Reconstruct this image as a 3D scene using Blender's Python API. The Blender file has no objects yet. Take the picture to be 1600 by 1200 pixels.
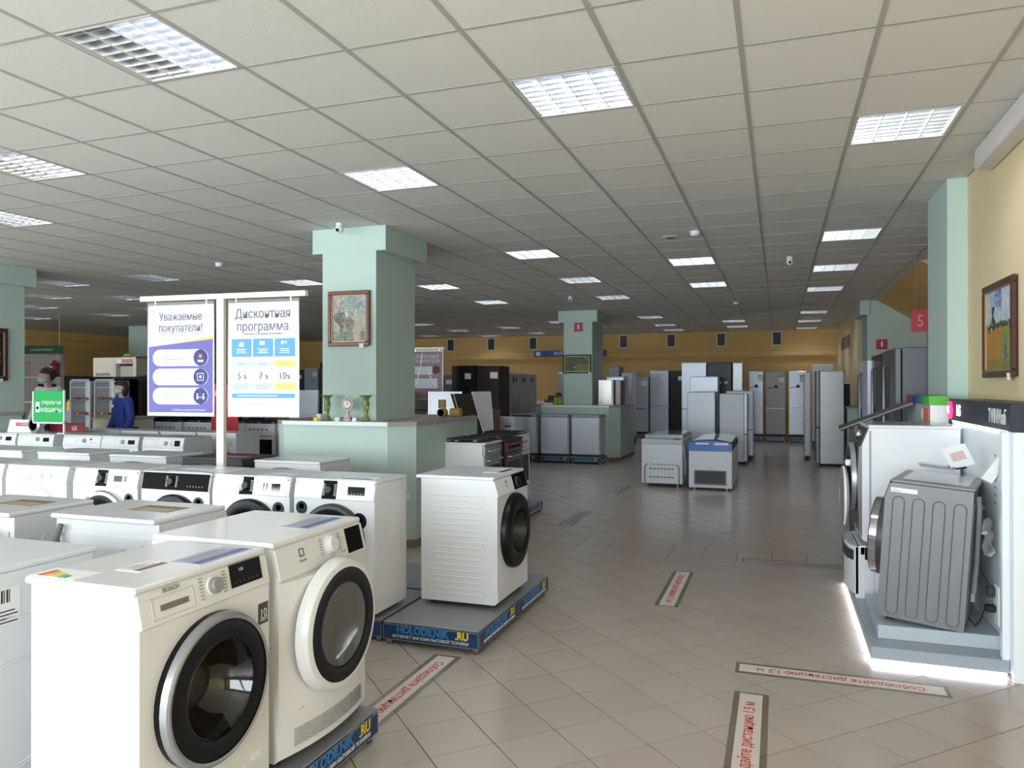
import bpy, bmesh, math, random
from mathutils import Vector, Matrix, Euler
random.seed(4)
PI = math.pi
SC = bpy.context.scene
COL = SC.collection

# ---------------------------------------------------------------- camera, light, exposure
H = 1.58
yaw, pit, rol = math.radians(19.49), math.radians(.158), math.radians(-.045)
F = Vector((-math.sin(yaw)*math.cos(pit), math.cos(yaw)*math.cos(pit), math.sin(pit)))
R = Vector((math.cos(yaw), math.sin(yaw), 0)); U = R.cross(F)
R2 = R*math.cos(rol)+U*math.sin(rol); U2 = -R*math.sin(rol)+U*math.cos(rol)
cam = bpy.data.cameras.new('camera'); camo = bpy.data.objects.new('camera', cam); COL.objects.link(camo)
M4 = Matrix((R2, U2, -F)).transposed().to_4x4(); M4.translation = (0, 0, H); camo.matrix_world = M4
cam.sensor_width = 36; cam.lens = 1178/1600*36; cam.clip_start = .05; cam.clip_end = 200
SC.camera = camo
SC.view_settings.view_transform = 'Standard'; SC.view_settings.look = 'None'
SC.view_settings.exposure = 0.0; SC.view_settings.gamma = 1; SC.view_settings.use_curve_mapping = False
wd = bpy.data.worlds.new('daylight'); SC.world = wd; wd.use_nodes = True
wd.node_tree.nodes['Background'].inputs[0].default_value = (.75, .86, 1, 1)
wd.node_tree.nodes['Background'].inputs[1].default_value = 1.0

def area(name, loc, rot, sx, sy, power, color=(1, 1, 1)):
    l = bpy.data.lights.new(name, 'AREA'); l.shape = 'RECTANGLE'; l.size = sx; l.size_y = sy
    l.energy = power; l.color = color
    o = bpy.data.objects.new(name, l); COL.objects.link(o); o.location = loc; o.rotation_euler = rot
    return o
# daylight through the shop windows behind the camera and along the left side of the shop front
area('window_daylight', (-8.2, -3.45, 1.65), (PI/2, 0, 0), 18, 2.4, 2000, (.88, .95, 1))
area('window_daylight_side', (-20.5, 4.2, 1.7), (PI/2, 0, -PI/2), 8, 2.2, 420, (.92, .96, 1))
LAMP = 36.0

# ---------------------------------------------------------------- materials
def lin(c):
    c /= 255
    return c/12.92 if c <= .04045 else ((c+.055)/1.055)**2.4
def S(r, g, b): return (lin(r), lin(g), lin(b), 1)
MATS = {}
def mat(name, rgb=(200, 200, 200), rough=.5, metal=0, spec=.5, noise=0, nscale=8, bump=0, bscale=40, emit=0, island=0, coat=0):
    if name in MATS: return MATS[name]
    m = bpy.data.materials.new(name); m.use_nodes = True; MATS[name] = m
    nt = m.node_tree; N = nt.nodes; L = nt.links; b = N['Principled BSDF']
    c = S(*rgb); b.inputs['Base Color'].default_value = c
    b.inputs['Roughness'].default_value = rough; b.inputs['Metallic'].default_value = metal
    b.inputs['Specular IOR Level'].default_value = spec
    if coat: b.inputs['Coat Weight'].default_value = coat; b.inputs['Coat Roughness'].default_value = .08
    if emit:
        b.inputs['Emission Color'].default_value = c; b.inputs['Emission Strength'].default_value = emit
    if noise or island:
        tc = N.new('ShaderNodeTexCoord'); nz = N.new('ShaderNodeTexNoise'); nz.inputs['Scale'].default_value = nscale
        nz.inputs['Detail'].default_value = 4
        L.new(tc.outputs['Object'], nz.inputs['Vector'])
        mr = N.new('ShaderNodeMapRange'); mr.inputs[3].default_value = 1-noise; mr.inputs[4].default_value = 1+noise
        L.new(nz.outputs['Fac'], mr.inputs[0])
        hs = N.new('ShaderNodeHueSaturation'); hs.inputs['Color'].default_value = c
        if island:
            g = N.new('ShaderNodeNewGeometry'); oi = N.new('ShaderNodeObjectInfo')
            ad = N.new('ShaderNodeMath'); ad.operation = 'ADD'; L.new(g.outputs['Random Per Island'], ad.inputs[0]); L.new(oi.outputs['Random'], ad.inputs[1])
            fr = N.new('ShaderNodeMath'); fr.operation = 'FRACT'; L.new(ad.outputs[0], fr.inputs[0])
            m2 = N.new('ShaderNodeMapRange'); m2.inputs[3].default_value = 1-island; m2.inputs[4].default_value = 1+island
            L.new(fr.outputs[0], m2.inputs[0])
            mu = N.new('ShaderNodeMath'); mu.operation = 'MULTIPLY'; L.new(mr.outputs[0], mu.inputs[0]); L.new(m2.outputs[0], mu.inputs[1])
            L.new(mu.outputs[0], hs.inputs['Value'])
        else: L.new(mr.outputs[0], hs.inputs['Value'])
        L.new(hs.outputs[0], b.inputs['Base Color'])
    if bump:
        tc = N.new('ShaderNodeTexCoord'); nz = N.new('ShaderNodeTexNoise'); nz.inputs['Scale'].default_value = bscale; nz.inputs['Detail'].default_value = 3
        L.new(tc.outputs['Object'], nz.inputs['Vector'])
        bp = N.new('ShaderNodeBump'); bp.inputs['Strength'].default_value = bump; bp.inputs['Distance'].default_value = .004
        L.new(nz.outputs['Fac'], bp.inputs['Height']); L.new(bp.outputs[0], b.inputs['Normal'])
    return m
def glassy(name, tint=(1, 1, 1), transp=.85, rough=.03):
    if name in MATS: return MATS[name]
    m = bpy.data.materials.new(name); m.use_nodes = True; MATS[name] = m
    nt = m.node_tree; nt.nodes.clear(); N = nt.nodes; L = nt.links
    o = N.new('ShaderNodeOutputMaterial'); mx = N.new('ShaderNodeMixShader'); t = N.new('ShaderNodeBsdfTransparent'); g = N.new('ShaderNodeBsdfGlossy')
    t.inputs[0].default_value = (*tint, 1); g.inputs['Roughness'].default_value = rough
    lw = N.new('ShaderNodeLayerWeight'); lw.inputs[0].default_value = .5
    pw = N.new('ShaderNodeMath'); pw.operation = 'POWER'; pw.inputs[1].default_value = 4; L.new(lw.outputs['Facing'], pw.inputs[0])
    ad = N.new('ShaderNodeMath'); ad.operation = 'ADD'; ad.inputs[1].default_value = 1-transp; ad.use_clamp = True
    L.new(pw.outputs[0], ad.inputs[0]); L.new(ad.outputs[0], mx.inputs[0]); L.new(t.outputs[0], mx.inputs[1]); L.new(g.outputs[0], mx.inputs[2]); L.new(mx.outputs[0], o.inputs[0])
    return m

WHITE = mat('white_enamel', (217, 218, 221), .28, noise=.01, nscale=3, coat=.2)
WARM = mat('warm_white_enamel', (226, 225, 224), .3, noise=.01, nscale=3, coat=.2)
PLASW = mat('white_plastic', (226, 227, 229), .38)
OFFW = mat('offwhite_plastic', (205, 203, 196), .4)
LGREY = mat('light_grey_print', (150, 152, 156), .5)
DGREY = mat('dark_grey_plastic', (52, 54, 58), .4)
BLACKG = mat('gloss_black_plastic', (14, 14, 17), .32, spec=.22)
BLACK = mat('matt_black_plastic', (20, 20, 22), .5)
RUBBER = mat('black_rubber', (26, 26, 28), .8)
CHROME = mat('chrome', (205, 207, 210), .12, 1)
SILVER = mat('silver_plastic', (158, 160, 163), .3, .5)
STEEL = mat('brushed_steel', (150, 150, 152), .33, .85, noise=.08, nscale=2, bump=.05, bscale=60)
STEELD = mat('dark_steel', (105, 106, 110), .35, .7, noise=.08, nscale=2)
GRAPH = mat('graphite_enamel', (104, 104, 107), .38, .3, noise=.02, nscale=3)
ANTHR = mat('anthracite_enamel', (60, 63, 68), .35, .2, noise=.03, nscale=3)
GALV = mat('galvanised_sheet', (138, 139, 141), .42, .35, noise=.06, nscale=6)
GREYFR = mat('silver_painted_fridge', (180, 184, 192), .35, .25, noise=.03, nscale=2)
GREYPL = mat('grey_painted_sheet', (208, 214, 223), .45, .1, noise=.02)
HOSE = mat('grey_corrugated_hose', (112, 116, 120), .6)
BLUE = mat('blue_banner_print', (16, 52, 92), .35, noise=.15, nscale=5)
BLUEL = mat('light_blue_lettering', (52, 128, 196), .4)
YEL = mat('yellow_lettering', (232, 196, 40), .4)
WPRINT = mat('white_lettering', (235, 235, 235), .5)
KPRINT = mat('black_lettering', (30, 30, 34), .5)
GPRINT = mat('grey_lettering', (120, 120, 132), .5)
GREEN = mat('mint_green_wall_paint', (184, 204, 195), .7, noise=.015, nscale=2, bump=.05, bscale=90)
YELLOW = mat('ochre_wall_paint', (224, 204, 162), .75, noise=.03, nscale=1.5, bump=.06, bscale=90)
OCHRE = mat('deep_ochre_wall_paint', (212, 174, 110), .75, noise=.04, nscale=1.2, bump=.06, bscale=90)
LEDGE = mat('worn_laminate_ledge', (168, 160, 152), .3, noise=.06, nscale=6)
SKIRT = mat('brown_ceramic_skirting', (128, 108, 86), .4, noise=.06)
CEILT = mat('mineral_fibre_ceiling_tile', (218, 215, 208), .85, noise=.09, nscale=130, bump=.25, bscale=150, island=.018)
TBAR = mat('ceiling_grid_metal', (176, 173, 166), .5, .1)
CEILM = mat('plenum_concrete', (110, 108, 104), .9)
GROUT = mat('floor_grout', (62, 53, 46), .8, noise=.1, nscale=9)
TILE = mat('floor_tile_glaze', (174, 162, 152), .2, noise=.05, nscale=3, island=.03, bump=.04, bscale=25, spec=.5)
STICK = mat('floor_sticker_paper', (206, 196, 184), .35)
FILM = glassy('clear_laminate_film', (.90, .89, .86), .93, .25)
REDP = mat('red_print', (176, 36, 48), .5)
DREDP = mat('burgundy_print', (120, 28, 40), .5)
WOODF = mat('walnut_picture_frame', (76, 42, 30), .35, noise=.15, nscale=14)
BRWOODF = mat('red_brown_picture_frame', (110, 58, 44), .35, noise=.15, nscale=14)
BROWN = mat('brown_enamel', (48, 30, 26), .35, spec=.3)
BROWNF = mat('brown_stove_front', (92, 62, 56), .3, .2)
WOODB = mat('varnished_wood', (112, 62, 38), .4, noise=.15, nscale=6)
GLASS = glassy('clear_glass', (.96, .98, .98), .97)
DOORGL = glassy('smoked_door_glass', (.46, .43, .40), .94)
INKB = mat('black_control_print', (13, 13, 16), .6, spec=.1)
SCREEN = mat('dark_display_glass', (18, 19, 25), .5, spec=.12)
LIME = mat('lime_green_ceramic', (150, 176, 60), .4)
VASEG = mat('green_mottled_ceramic', (118, 138, 84), .3, noise=.35, nscale=40)
PORC = mat('pale_porcelain', (205, 196, 190), .3, noise=.15, nscale=60)
LOG = mat('cut_log_wood', (160, 132, 78), .7, noise=.3, nscale=45)
PAPER = mat('white_paper', (236, 236, 236), .6)
GREENS = mat('green_sign_print', (24, 168, 84), .5, noise=.04, nscale=3)
NAVY = mat('navy_header_board', (40, 46, 58), .4)
DGREEN = mat('dark_green_sign', (20, 66, 40), .5)
BLUES = mat('dark_blue_sign', (24, 40, 96), .5)

# ---------------------------------------------------------------- mesh builder
class MB:
    def __init__(s): s.v = []; s.f = []; s.m = []; s.mats = []
    def mi(s, m):
        if m not in s.mats: s.mats.append(m)
        return s.mats.index(m)
    def add(s, vs, fs, m):
        o = len(s.v); s.v += [tuple(p) for p in vs]; i = s.mi(m)
        for f in fs: s.f.append([a+o for a in f]); s.m.append(i)
    def box(s, x0, x1, y0, y1, z0, z1, m=None, b=0):
        m = m or WHITE
        if x0 > x1: x0, x1 = x1, x0
        if y0 > y1: y0, y1 = y1, y0
        if b <= 0:
            v = [(x, y, z) for x in (x0, x1) for y in (y0, y1) for z in (z0, z1)]
            s.add(v, [(0, 1, 3, 2), (4, 6, 7, 5), (0, 4, 5, 1), (2, 3, 7, 6), (0, 2, 6, 4), (1, 5, 7, 3)], m); return s
        X = (x0, x1); Y = (y0, y1); Z = (z0, z1); v = []; idx = {}
        for i in (0, 1):
            for j in (0, 1):
                for k in (0, 1):
                    c = (X[i], Y[j], Z[k]); ins = (X[i]+(b if i == 0 else -b), Y[j]+(b if j == 0 else -b), Z[k]+(b if k == 0 else -b))
                    for a in range(3):
                        p = list(ins); p[a] = c[a]; idx[(i, j, k, a)] = len(v); v.append(p)
        fs = []
        for a in range(3):
            o1, o2 = [q for q in range(3) if q != a]
            for e in (0, 1):
                q = []
                for (p, r) in ((0, 0), (1, 0), (1, 1), (0, 1)):
                    t = [0, 0, 0]; t[a] = e; t[o1] = p; t[o2] = r; q.append(idx[(*t, a)])
                fs.append(q)
        for a in range(3):
            o1, o2 = [q for q in range(3) if q != a]
            for p in (0, 1):
                for r in (0, 1):
                    t0 = [0, 0, 0]; t0[o1] = p; t0[o2] = r; t1 = list(t0); t1[a] = 1
                    fs.append([idx[(*t0, o1)], idx[(*t0, o2)], idx[(*t1, o2)], idx[(*t1, o1)]])
        for i in (0, 1):
            for j in (0, 1):
                for k in (0, 1): fs.append([idx[(i, j, k, 0)], idx[(i, j, k, 1)], idx[(i, j, k, 2)]])
        s.add(v, fs, m); return s
    def prism(s, poly, ax, a, b, m):
        n = len(poly)
        def P(p, t):
            return (t, p[0], p[1]) if ax == 'x' else (p[0], t, p[1]) if ax == 'y' else (p[0], p[1], t)
        v = [P(p, a) for p in poly]+[P(p, b) for p in poly]
        fs = [list(range(n)), list(range(2*n-1, n-1, -1))]+[(i, (i+1) % n, n+(i+1) % n, n+i) for i in range(n)]
        s.add(v, fs, m); return s
    def lathe(s, prof, c, ax, m, seg=32, close=False):
        # prof: (radius, t along axis); m one material or a list per segment
        n = len(prof); v = []
        for (r, t) in prof:
            for k in range(seg):
                a = 2*PI*k/seg; p, q = r*math.cos(a), r*math.sin(a)
                v.append((c[0]+t, c[1]+p, c[2]+q) if ax == 'x' else (c[0]+p, c[1]+t, c[2]+q) if ax == 'y' else (c[0]+p, c[1]+q, c[2]+t))
        for i in range(n-1 if not close else n):
            j = (i+1) % n
            mm = m[i] if isinstance(m, list) else m
            o = len(s.v) if i == 0 else o
            if i == 0: s.v += v
            k0 = s.mi(mm)
            for k in range(seg):
                s.f.append([o+i*seg+k, o+i*seg+(k+1) % seg, o+j*seg+(k+1) % seg, o+j*seg+k]); s.m.append(k0)
        for i in (0, n-1):
            if prof[i][0] > 1e-5 and not close and getattr(s, 'caps', True):
                s.f.append([o+i*seg+k for k in range(seg)]); s.m.append(s.mi(m[min(i, len(m)-1)] if isinstance(m, list) else m))
        return s
    def cyl(s, c, ax, r, t0, t1, m, seg=20, r2=None):
        return s.lathe([(r, t0), (r if r2 is None else r2, t1)], c, ax, m, seg)
    def tube(s, pts, r, m, seg=8, closed=False):
        pts = [Vector(p) for p in pts]; n = len(pts); rings = []
        for i, p in enumerate(pts):
            if closed: t = (pts[(i+1) % n]-pts[i-1])
            else: t = pts[min(i+1, n-1)]-pts[max(i-1, 0)]
            t.normalize()
            if i == 0: a = t.cross(Vector((0, 0, 1)) if abs(t.z) < .9 else Vector((0, 1, 0))).normalized()
            else: a = (a-t*a.dot(t)).normalized()
            b = a.cross(t)
            rr = r[i] if isinstance(r, (list, tuple)) else r
            rings.append([p+a*rr*math.cos(2*PI*k/seg)+b*rr*math.sin(2*PI*k/seg) for k in range(seg)])
        v = [q for g in rings for q in g]; fs = []
        for i in range(n if closed else n-1):
            j = (i+1) % n
            for k in range(seg): fs.append((i*seg+k, i*seg+(k+1) % seg, j*seg+(k+1) % seg, j*seg+k))
        if not closed: fs += [list(range(seg)), [(n-1)*seg+k for k in range(seg)]]
        s.add(v, fs, m); return s
    def blob(s, c, rx, ry, rz, m, seg=16, rings=10, fn=None):
        v = []; fs = []
        for i in range(1, rings):
            ph = PI*i/rings
            for k in range(seg):
                a = 2*PI*k/seg; d = Vector((math.sin(ph)*math.cos(a), math.sin(ph)*math.sin(a), math.cos(ph)))
                if fn: d = fn(d)
                v.append((c[0]+rx*d.x, c[1]+ry*d.y, c[2]+rz*d.z))
        v += [(c[0], c[1], c[2]+rz), (c[0], c[1], c[2]-rz)]; n = len(v)
        for i in range(rings-2):
            for k in range(seg): fs.append((i*seg+k, i*seg+(k+1) % seg, (i+1)*seg+(k+1) % seg, (i+1)*seg+k))
        for k in range(seg): fs.append((n-2, k, (k+1) % seg)); fs.append((n-1, (rings-2)*seg+k, (rings-2)*seg+(k+1) % seg))
        s.add(v, fs, m); return s
    def holeplate(s, x0, x1, z0, z1, y, c, r, m, n=48, depth=.02):
        # rectangular plate in x-z at y with a round hole centred c=(x,z)
        cx, cz = c; inn = []; out = []
        for k in range(n):
            a = 2*PI*k/n; dx, dz = math.cos(a), math.sin(a); inn.append((cx+r*dx, y, cz+r*dz))
            t = min(((x1-cx)/dx if dx > 1e-6 else (x0-cx)/dx if dx < -1e-6 else 9), ((z1-cz)/dz if dz > 1e-6 else (z0-cz)/dz if dz < -1e-6 else 9))
            out.append([cx+t*dx, y, cz+t*dz])
        for (qx, qz) in ((x0, z0), (x1, z0), (x0, z1), (x1, z1)):
            k = min(range(n), key=lambda i: (out[i][0]-qx)**2+(out[i][2]-qz)**2); out[k] = [qx, y, qz]
        back = [(p[0], y+depth, p[2]) for p in inn]
        v = inn+out+back
        s.add(v, [(k, (k+1) % n, n+(k+1) % n, n+k) for k in range(n)]+[(k, (k+1) % n, 2*n+(k+1) % n, 2*n+k) for k in range(n)], m); return s
    def obj(s, name, parent=None, label=None, kind=None, loc=None, rot=None, smooth=35, norm=True):
        me = bpy.data.meshes.new(name); me.from_pydata(s.v, [], s.f)
        for m in s.mats: me.materials.append(m)
        me.polygons.foreach_set('material_index', s.m)
        if norm:
            bm = bmesh.new(); bm.from_mesh(me); bmesh.ops.recalc_face_normals(bm, faces=bm.faces); bm.to_mesh(me); bm.free()
        if smooth:
            me.polygons.foreach_set('use_smooth', [True]*len(me.polygons)); me.set_sharp_from_angle(angle=math.radians(smooth))
        o = bpy.data.objects.new(name, me); COL.objects.link(o)
        if parent: o.parent = parent
        if loc: o.location = loc
        if rot: o.rotation_euler = rot
        if label: o['label'] = label
        if kind: o['kind'] = kind
        return o
def thing(name, label, cat, loc=(0, 0, 0), rz=0, group=None, rot=None):
    o = bpy.data.objects.new(name, None); COL.objects.link(o); o.location = loc; o.rotation_euler = rot or (0, 0, rz)
    o.empty_display_size = .1
    o['label'] = label; o['category'] = cat
    if group: o['group'] = group
    return o
def tag(o, label, cat, group=None):
    o['label'] = label; o['category'] = cat
    if group: o['group'] = group
    return o
def struct(o): o['kind'] = 'structure'; return o
def copy_tree(o, parent=None):
    c = o.copy(); COL.objects.link(c); c.parent = parent
    for ch in list(o.children): copy_tree(ch, c)
    return c
TXT = []; TCACHE = {}
def text(s, size, m, parent, loc, rot=(PI/2, 0, 0), align='CENTER', sx=1, bold=0, name='lettering', label=None):
    key = (s, round(size, 4), m.name, align, bold, round(sx, 3))
    if key in TCACHE: c = TCACHE[key]
    else:
        c = bpy.data.curves.new('lettering', 'FONT'); c.body = s; c.size = size; c.align_x = align; c.align_y = 'CENTER'
        c.extrude = .0006; c.offset = bold; c.resolution_u = 3; c.materials.append(m); TCACHE[key] = c
    o = bpy.data.objects.new(name, c); COL.objects.link(o); o.parent = parent; o.location = loc; o.rotation_euler = rot; o.scale = (sx, 1, 1)
    if label: o['label'] = label
    TXT.append(o); return o
def flush_text():
    dg = bpy.context.evaluated_depsgraph_get(); done = {}
    for o in TXT:
        c = o.data
        if c.name not in done:
            done[c.name] = bpy.data.meshes.new_from_object(o.evaluated_get(dg))
        n = bpy.data.objects.new('lettering', done[c.name]); COL.objects.link(n); n.parent = o.parent
        n.location = o.location; n.rotation_euler = o.rotation_euler; n.scale = o.scale
        for k in o.keys(): n[k] = o[k]
        bpy.data.objects.remove(o)
    TXT.clear(); TCACHE.clear()

# ---------------------------------------------------------------- setting: floor
XL, XR, YF, YB, CZ = -20.2, 1.39, -3.0, 23.55, 3.206
fl = struct(MB().box(XL-.3, 3.2, YF-.3, YB+.3, -.1, -.003, GROUT).obj('floor'))
P = .303
def clip(poly, f):
    out = []
    for i in range(len(poly)):
        a, b = poly[i], poly[(i+1) % len(poly)]; fa, fb = f(a), f(b)
        if fa >= 0: out.append(a)
        if (fa >= 0) != (fb >= 0):
            t = fa/(fa-fb); out.append((a[0]+(b[0]-a[0])*t, a[1]+(b[1]-a[1])*t))
    return out
polys = []
B0, B1 = 7.02, 7.02+2*P
c45 = P/math.sqrt(2)
for i in range(-140, 140):
    for j in range(-140, 140):
        cx = -.7605+(i-j)*c45; cy = 3.9795+(i+j+1)*c45
        if not (XL-.2 < cx < 3.0 and YF-.2 < cy < YB+.2): continue
        q = [(cx, cy-c45), (cx+c45, cy), (cx, cy+c45), (cx-c45, cy)]
        if cy < (B0+B1)/2: q = clip(q, lambda p: B0-p[1])
        else: q = clip(q, lambda p: p[1]-B1)
        if len(q) > 2: polys.append(q)
for i in range(-64, 12):
    for j in (0, 1):
        x0 = -1.275+i*P; y0 = B0+j*P; polys.append([(x0, y0), (x0+P, y0), (x0+P, y0+P), (x0, y0+P)])
def vis_rank(q):
    cx = sum(p[0] for p in q)/len(q); cy = sum(p[1] for p in q)/len(q)
    d = F.x*cx+F.y*cy
    if d < .5: return 1e9
    px = 800+1178*(R.x*cx+R.y*cy)/d
    hid = 0
    if cx < -1.75 and cy < 4.0: hid = 30
    if cx < -1.75 and cy < 8: hid = 30
    if cx > .5 and cy > 4.8: hid = 30
    if px < -40 or px > 1640: hid = 60
    if d < 3.0: hid += 3 if d > 2.6 else 60
    return d+hid
polys.sort(key=vis_rank)
def shrink(q, w):
    cx = sum(p[0] for p in q)/len(q); cy = sum(p[1] for p in q)/len(q)
    out = []
    for p in q:
        dx, dy = p[0]-cx, p[1]-cy; l = math.hypot(dx, dy) or 1; k = max(0, 1-w*1.35/l); out.append((cx+dx*k, cy+dy*k))
    return out
tm = {}
for n, q in enumerate(polys[:300]):
    cx = sum(p[0] for p in q)/len(q); cy = sum(p[1] for p in q)/len(q)
    k = tuple((round(p[0]-cx, 3), round(p[1]-cy, 3)) for p in q)
    if k not in tm:
        b = MB(); b.prism(shrink([(p[0]-cx, p[1]-cy) for p in q], .0027), 'z', -.006, 0, TILE); o = b.obj('tile', fl); tm[k] = o
    else: o = tm[k].copy(); COL.objects.link(o)
    o.location = (cx, cy, 0)
b = MB()
for q in polys[300:]: b.prism(shrink(q, .0027), 'z', -.006, 0, TILE)
b.obj('floor_tiles', fl, kind='stuff', smooth=0)

# ---------------------------------------------------------------- setting: ceiling
ce = struct(MB().box(XL-.3, 3.2, YF-.3, YB+.3, 3.42, 3.5, CEILM).obj('ceiling'))
GX, GY = -.169, 3.763
LIGHTS = {1: [2, 8, 12, 16, 23, 27, 31], -2: [0, 10, 14, 26, 29], -5: [-2, 2, 8, 12, 16, 23, 27, 30], -9: [0, 12, 16, 24, 30],
          -12: [2, 10, 26, 30], -15: [8, 23, 27, 31], -18: [8, 30], -19: [11], -21: [14, 10], -24: [15, 12], -28: [15]}
lset = {(i, j) for i in LIGHTS for j in LIGHTS[i]}
cells = []
for i in range(-34, 5):
    for j in range(-12, 34):
        x0 = GX+.6*i; x1 = x0+.6; y0 = GY+.6*j; y1 = y0+.6
        if (i, j) in lset: continue
        xmax = 2.6 if y0 > 6.6 else XR
        x0c, x1c, y0c, y1c = max(x0, XL), min(x1, xmax), max(y0, YF), min(y1, YB)
        if x1c-x0c > .03 and y1c-y0c > .03: cells.append((x0c, x1c, y0c, y1c))
def crank(c):
    cx, cy = (c[0]+c[1])/2, (c[2]+c[3])/2; d = F.x*cx+F.y*cy
    if d < 2.6: return 1e3+abs(d)
    px = 800+1178*(R.x*cx+R.y*cy)/d
    return d+(50 if px < -60 or px > 1660 else 0)
cells.sort(key=crank)
tm = {}
g = .011
for n, (x0, x1, y0, y1) in enumerate(cells[:300]):
    w, l = x1-x0, y1-y0; k = (round(w, 3), round(l, 3))
    if k not in tm: tm[k] = o = MB().box(-w/2+g, w/2-g, -l/2+g, l/2-g, 0, .015, CEILT).obj('ceiling_tile', ce, smooth=0)
    else: o = tm[k].copy(); COL.objects.link(o)
    o.location = ((x0+x1)/2, (y0+y1)/2, CZ)
b = MB()
for (x0, x1, y0, y1) in cells[300:]: b.box(x0+g, x1-g, y0+g, y1-g, CZ, CZ+.015, CEILT)
b.obj('ceiling_tiles', ce, kind='stuff', smooth=0)
# grid bars: main runners along the room, cross tees across it
mr = None
for i in range(-33, 6):
    x = GX+.6*i; y0 = YF if x < XR else 6.7
    if x > 2.7: continue
    if y0 == YF:
        if mr is None: mr = o = MB().box(-.012, .012, YF, YB, -.003, .03, TBAR).obj('grid_runner', ce, smooth=0)
        else: o = mr.copy(); COL.objects.link(o)
    else: o = MB().box(-.012, .012, y0, YB, -.003, .03, TBAR).obj('grid_runner', ce, smooth=0)
    o.location = (x, 0, CZ)
mr = None
for j in range(-11, 34):
    y = GY+.6*j
    if y > YB: continue
    if mr is None: mr = o = MB().box(XL, XR, -.009, .009, -.002, .028, TBAR).obj('grid_cross_bar', ce, smooth=0)
    else: o = mr.copy(); COL.objects.link(o)
    o.location = (0, y, CZ)

# ceiling lights
TUBE = mat('fluorescent_tube', (235, 242, 255), .4, emit=LAMP)
TUBED = mat('unlit_and_dimmed_tube', (190, 190, 186), .4)  # grey tubes, also painting in the dimming where louvres cut off the view
MIRR = mat('mirror_louvre_aluminium', (222, 224, 228), .28, 1)
FRM = mat('white_lamp_frame', (205, 205, 203), .5)
def make_light(name, lit=4):
    t = thing(name, '', 'ceiling light')
    b = MB(); e = .289
    for (x0, x1, y0, y1) in ((-e, e, -e, -e+.012), (-e, e, e-.012, e), (-e, -e+.012, -e, e), (e-.012, e, -e, e)): b.box(x0, x1, y0, y1, -.004, .08, FRM)
    b.box(-e, e, -e, e, .08, .088, FRM); b.obj('frame', t, smooth=0)
    for k in range(4):
        x = -.205+.1367*k
        MB().cyl((x, 0, .058), 'y', .013, -.27, .27, TUBE if k >= 4-lit else TUBED, 10).obj('tube', t)
        # curved mirror reflector over each tube
        b = MB(); pr = []
        for a in range(9):
            an = PI*a/8; pr.append((x+.066*math.cos(an), .030+.046*math.sin(an)))
        for a in range(8):
            p, q = pr[a], pr[a+1]; b.add([(p[0], -.275, p[1]), (q[0], -.275, q[1]), (q[0], .275, q[1]), (p[0], .275, p[1])], [(0, 1, 2, 3)], MIRR)
        b.obj('reflector', t, norm=False)
    b = MB()
    for k in range(5):   # v-shaped mirror blades between the tubes
        x = -.2733+.1367*k; b.prism([(x-.009, .045), (x+.009, .045), (x+.002, .0), (x-.002, .0)], 'y', -.277, .277, MIRR)
    for k in range(8):
        y = -.245+.07*k
        b.prism([(y-.010, .040), (y+.010, .040), (y+.0015, .002), (y-.0015, .002)], 'x', -.275, .275, MIRR)
    b.obj('louvre', t, smooth=0)
    return t
rows = {1: 'row beside the right wall', -2: 'second row from the right wall', -5: 'third row from the right wall', -9: 'fourth row from the right wall', -12: 'row just left of the painted column',
        -15: 'second row left of the painted column', -18: 'third row left of the painted column', -19: 'fourth row left of the painted column', -21: 'fifth row left of the painted column', -24: 'sixth row left of the painted column', -28: 'row farthest to the left'}
ordn = ['nearest', 'second nearest', 'third nearest', 'fourth nearest', 'fifth nearest', 'sixth nearest', 'seventh nearest', 'eighth nearest']
proto = make_light('ceiling_light'); proto2 = None; first = True
for i, js in LIGHTS.items():
    for k, j in enumerate(sorted(js)):
        part = (i, j) in ((-5, -2), (-9, 0), (-12, 2), (-15, 8))
        if part and proto2 is None: proto2 = o = make_light('ceiling_light', 2)
        elif part: o = copy_tree(proto2)
        else: o = proto if first else copy_tree(proto); first = False if not part else first
        o.location = (GX+.6*(i+.5), GY+.6*(j+.5), CZ)
        o['label'] = 'square mirror-louvred ceiling light, %s in the %s' % (ordn[k], rows[i])
        o['group'] = 'recessed louvred ceiling lights'

# ceiling devices
def det(name, label, x, y, kind):
    b = MB()
    t = thing(name, label, {'camera': 'camera', 'smoke': 'smoke detector', 'speaker': 'ceiling speaker'}[kind], (x, y, CZ-.003))
    if kind == 'camera':
        b.cyl((0, 0, 0), 'z', .035, -.03, 0, PLASW, 20); b.obj('base', t)
        MB().blob((0, 0, -.06), .042, .042, .045, PLASW).obj('housing', t)
        MB().cyl((0, -.03, -.075), 'y', .016, -.018, 0, BLACKG, 16).obj('lens', t)
    elif kind == 'smoke':
        b.cyl((0, 0, 0), 'z', .055, -.012, 0, PLASW, 24); b.obj('base', t)
        MB().lathe([(.05, -.012), (.05, -.03), (.036, -.048), (.0, -.05)], (0, 0, 0), 'z', PLASW, 24).obj('sensor', t)
    else:
        b.lathe([(.0, -.012), (.05, -.014), (.095, -.006), (.1, 0)], (0, 0, 0), 'z', [BROWNF, OFFW, OFFW], 28); b.obj('grille', t)
    return t
det('dome_camera', 'small white camera on the ceiling just above the painted column cap', -4.12, 6.5, 'camera')
det('smoke_detector', 'round white smoke detector beside the flat round ceiling grille', -.826, 8.1, 'smoke')
det('ceiling_speaker', 'flat beige round ceiling grille left of a white smoke detector', -1.108, 8.32, 'speaker')
det('dome_camera', 'white camera hanging from the ceiling left of the right row of lights', .132, 10.1, 'camera')
det('smoke_detector', 'white smoke detector on the ceiling above the left poster', -6.95, 8.08, 'smoke')
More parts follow.
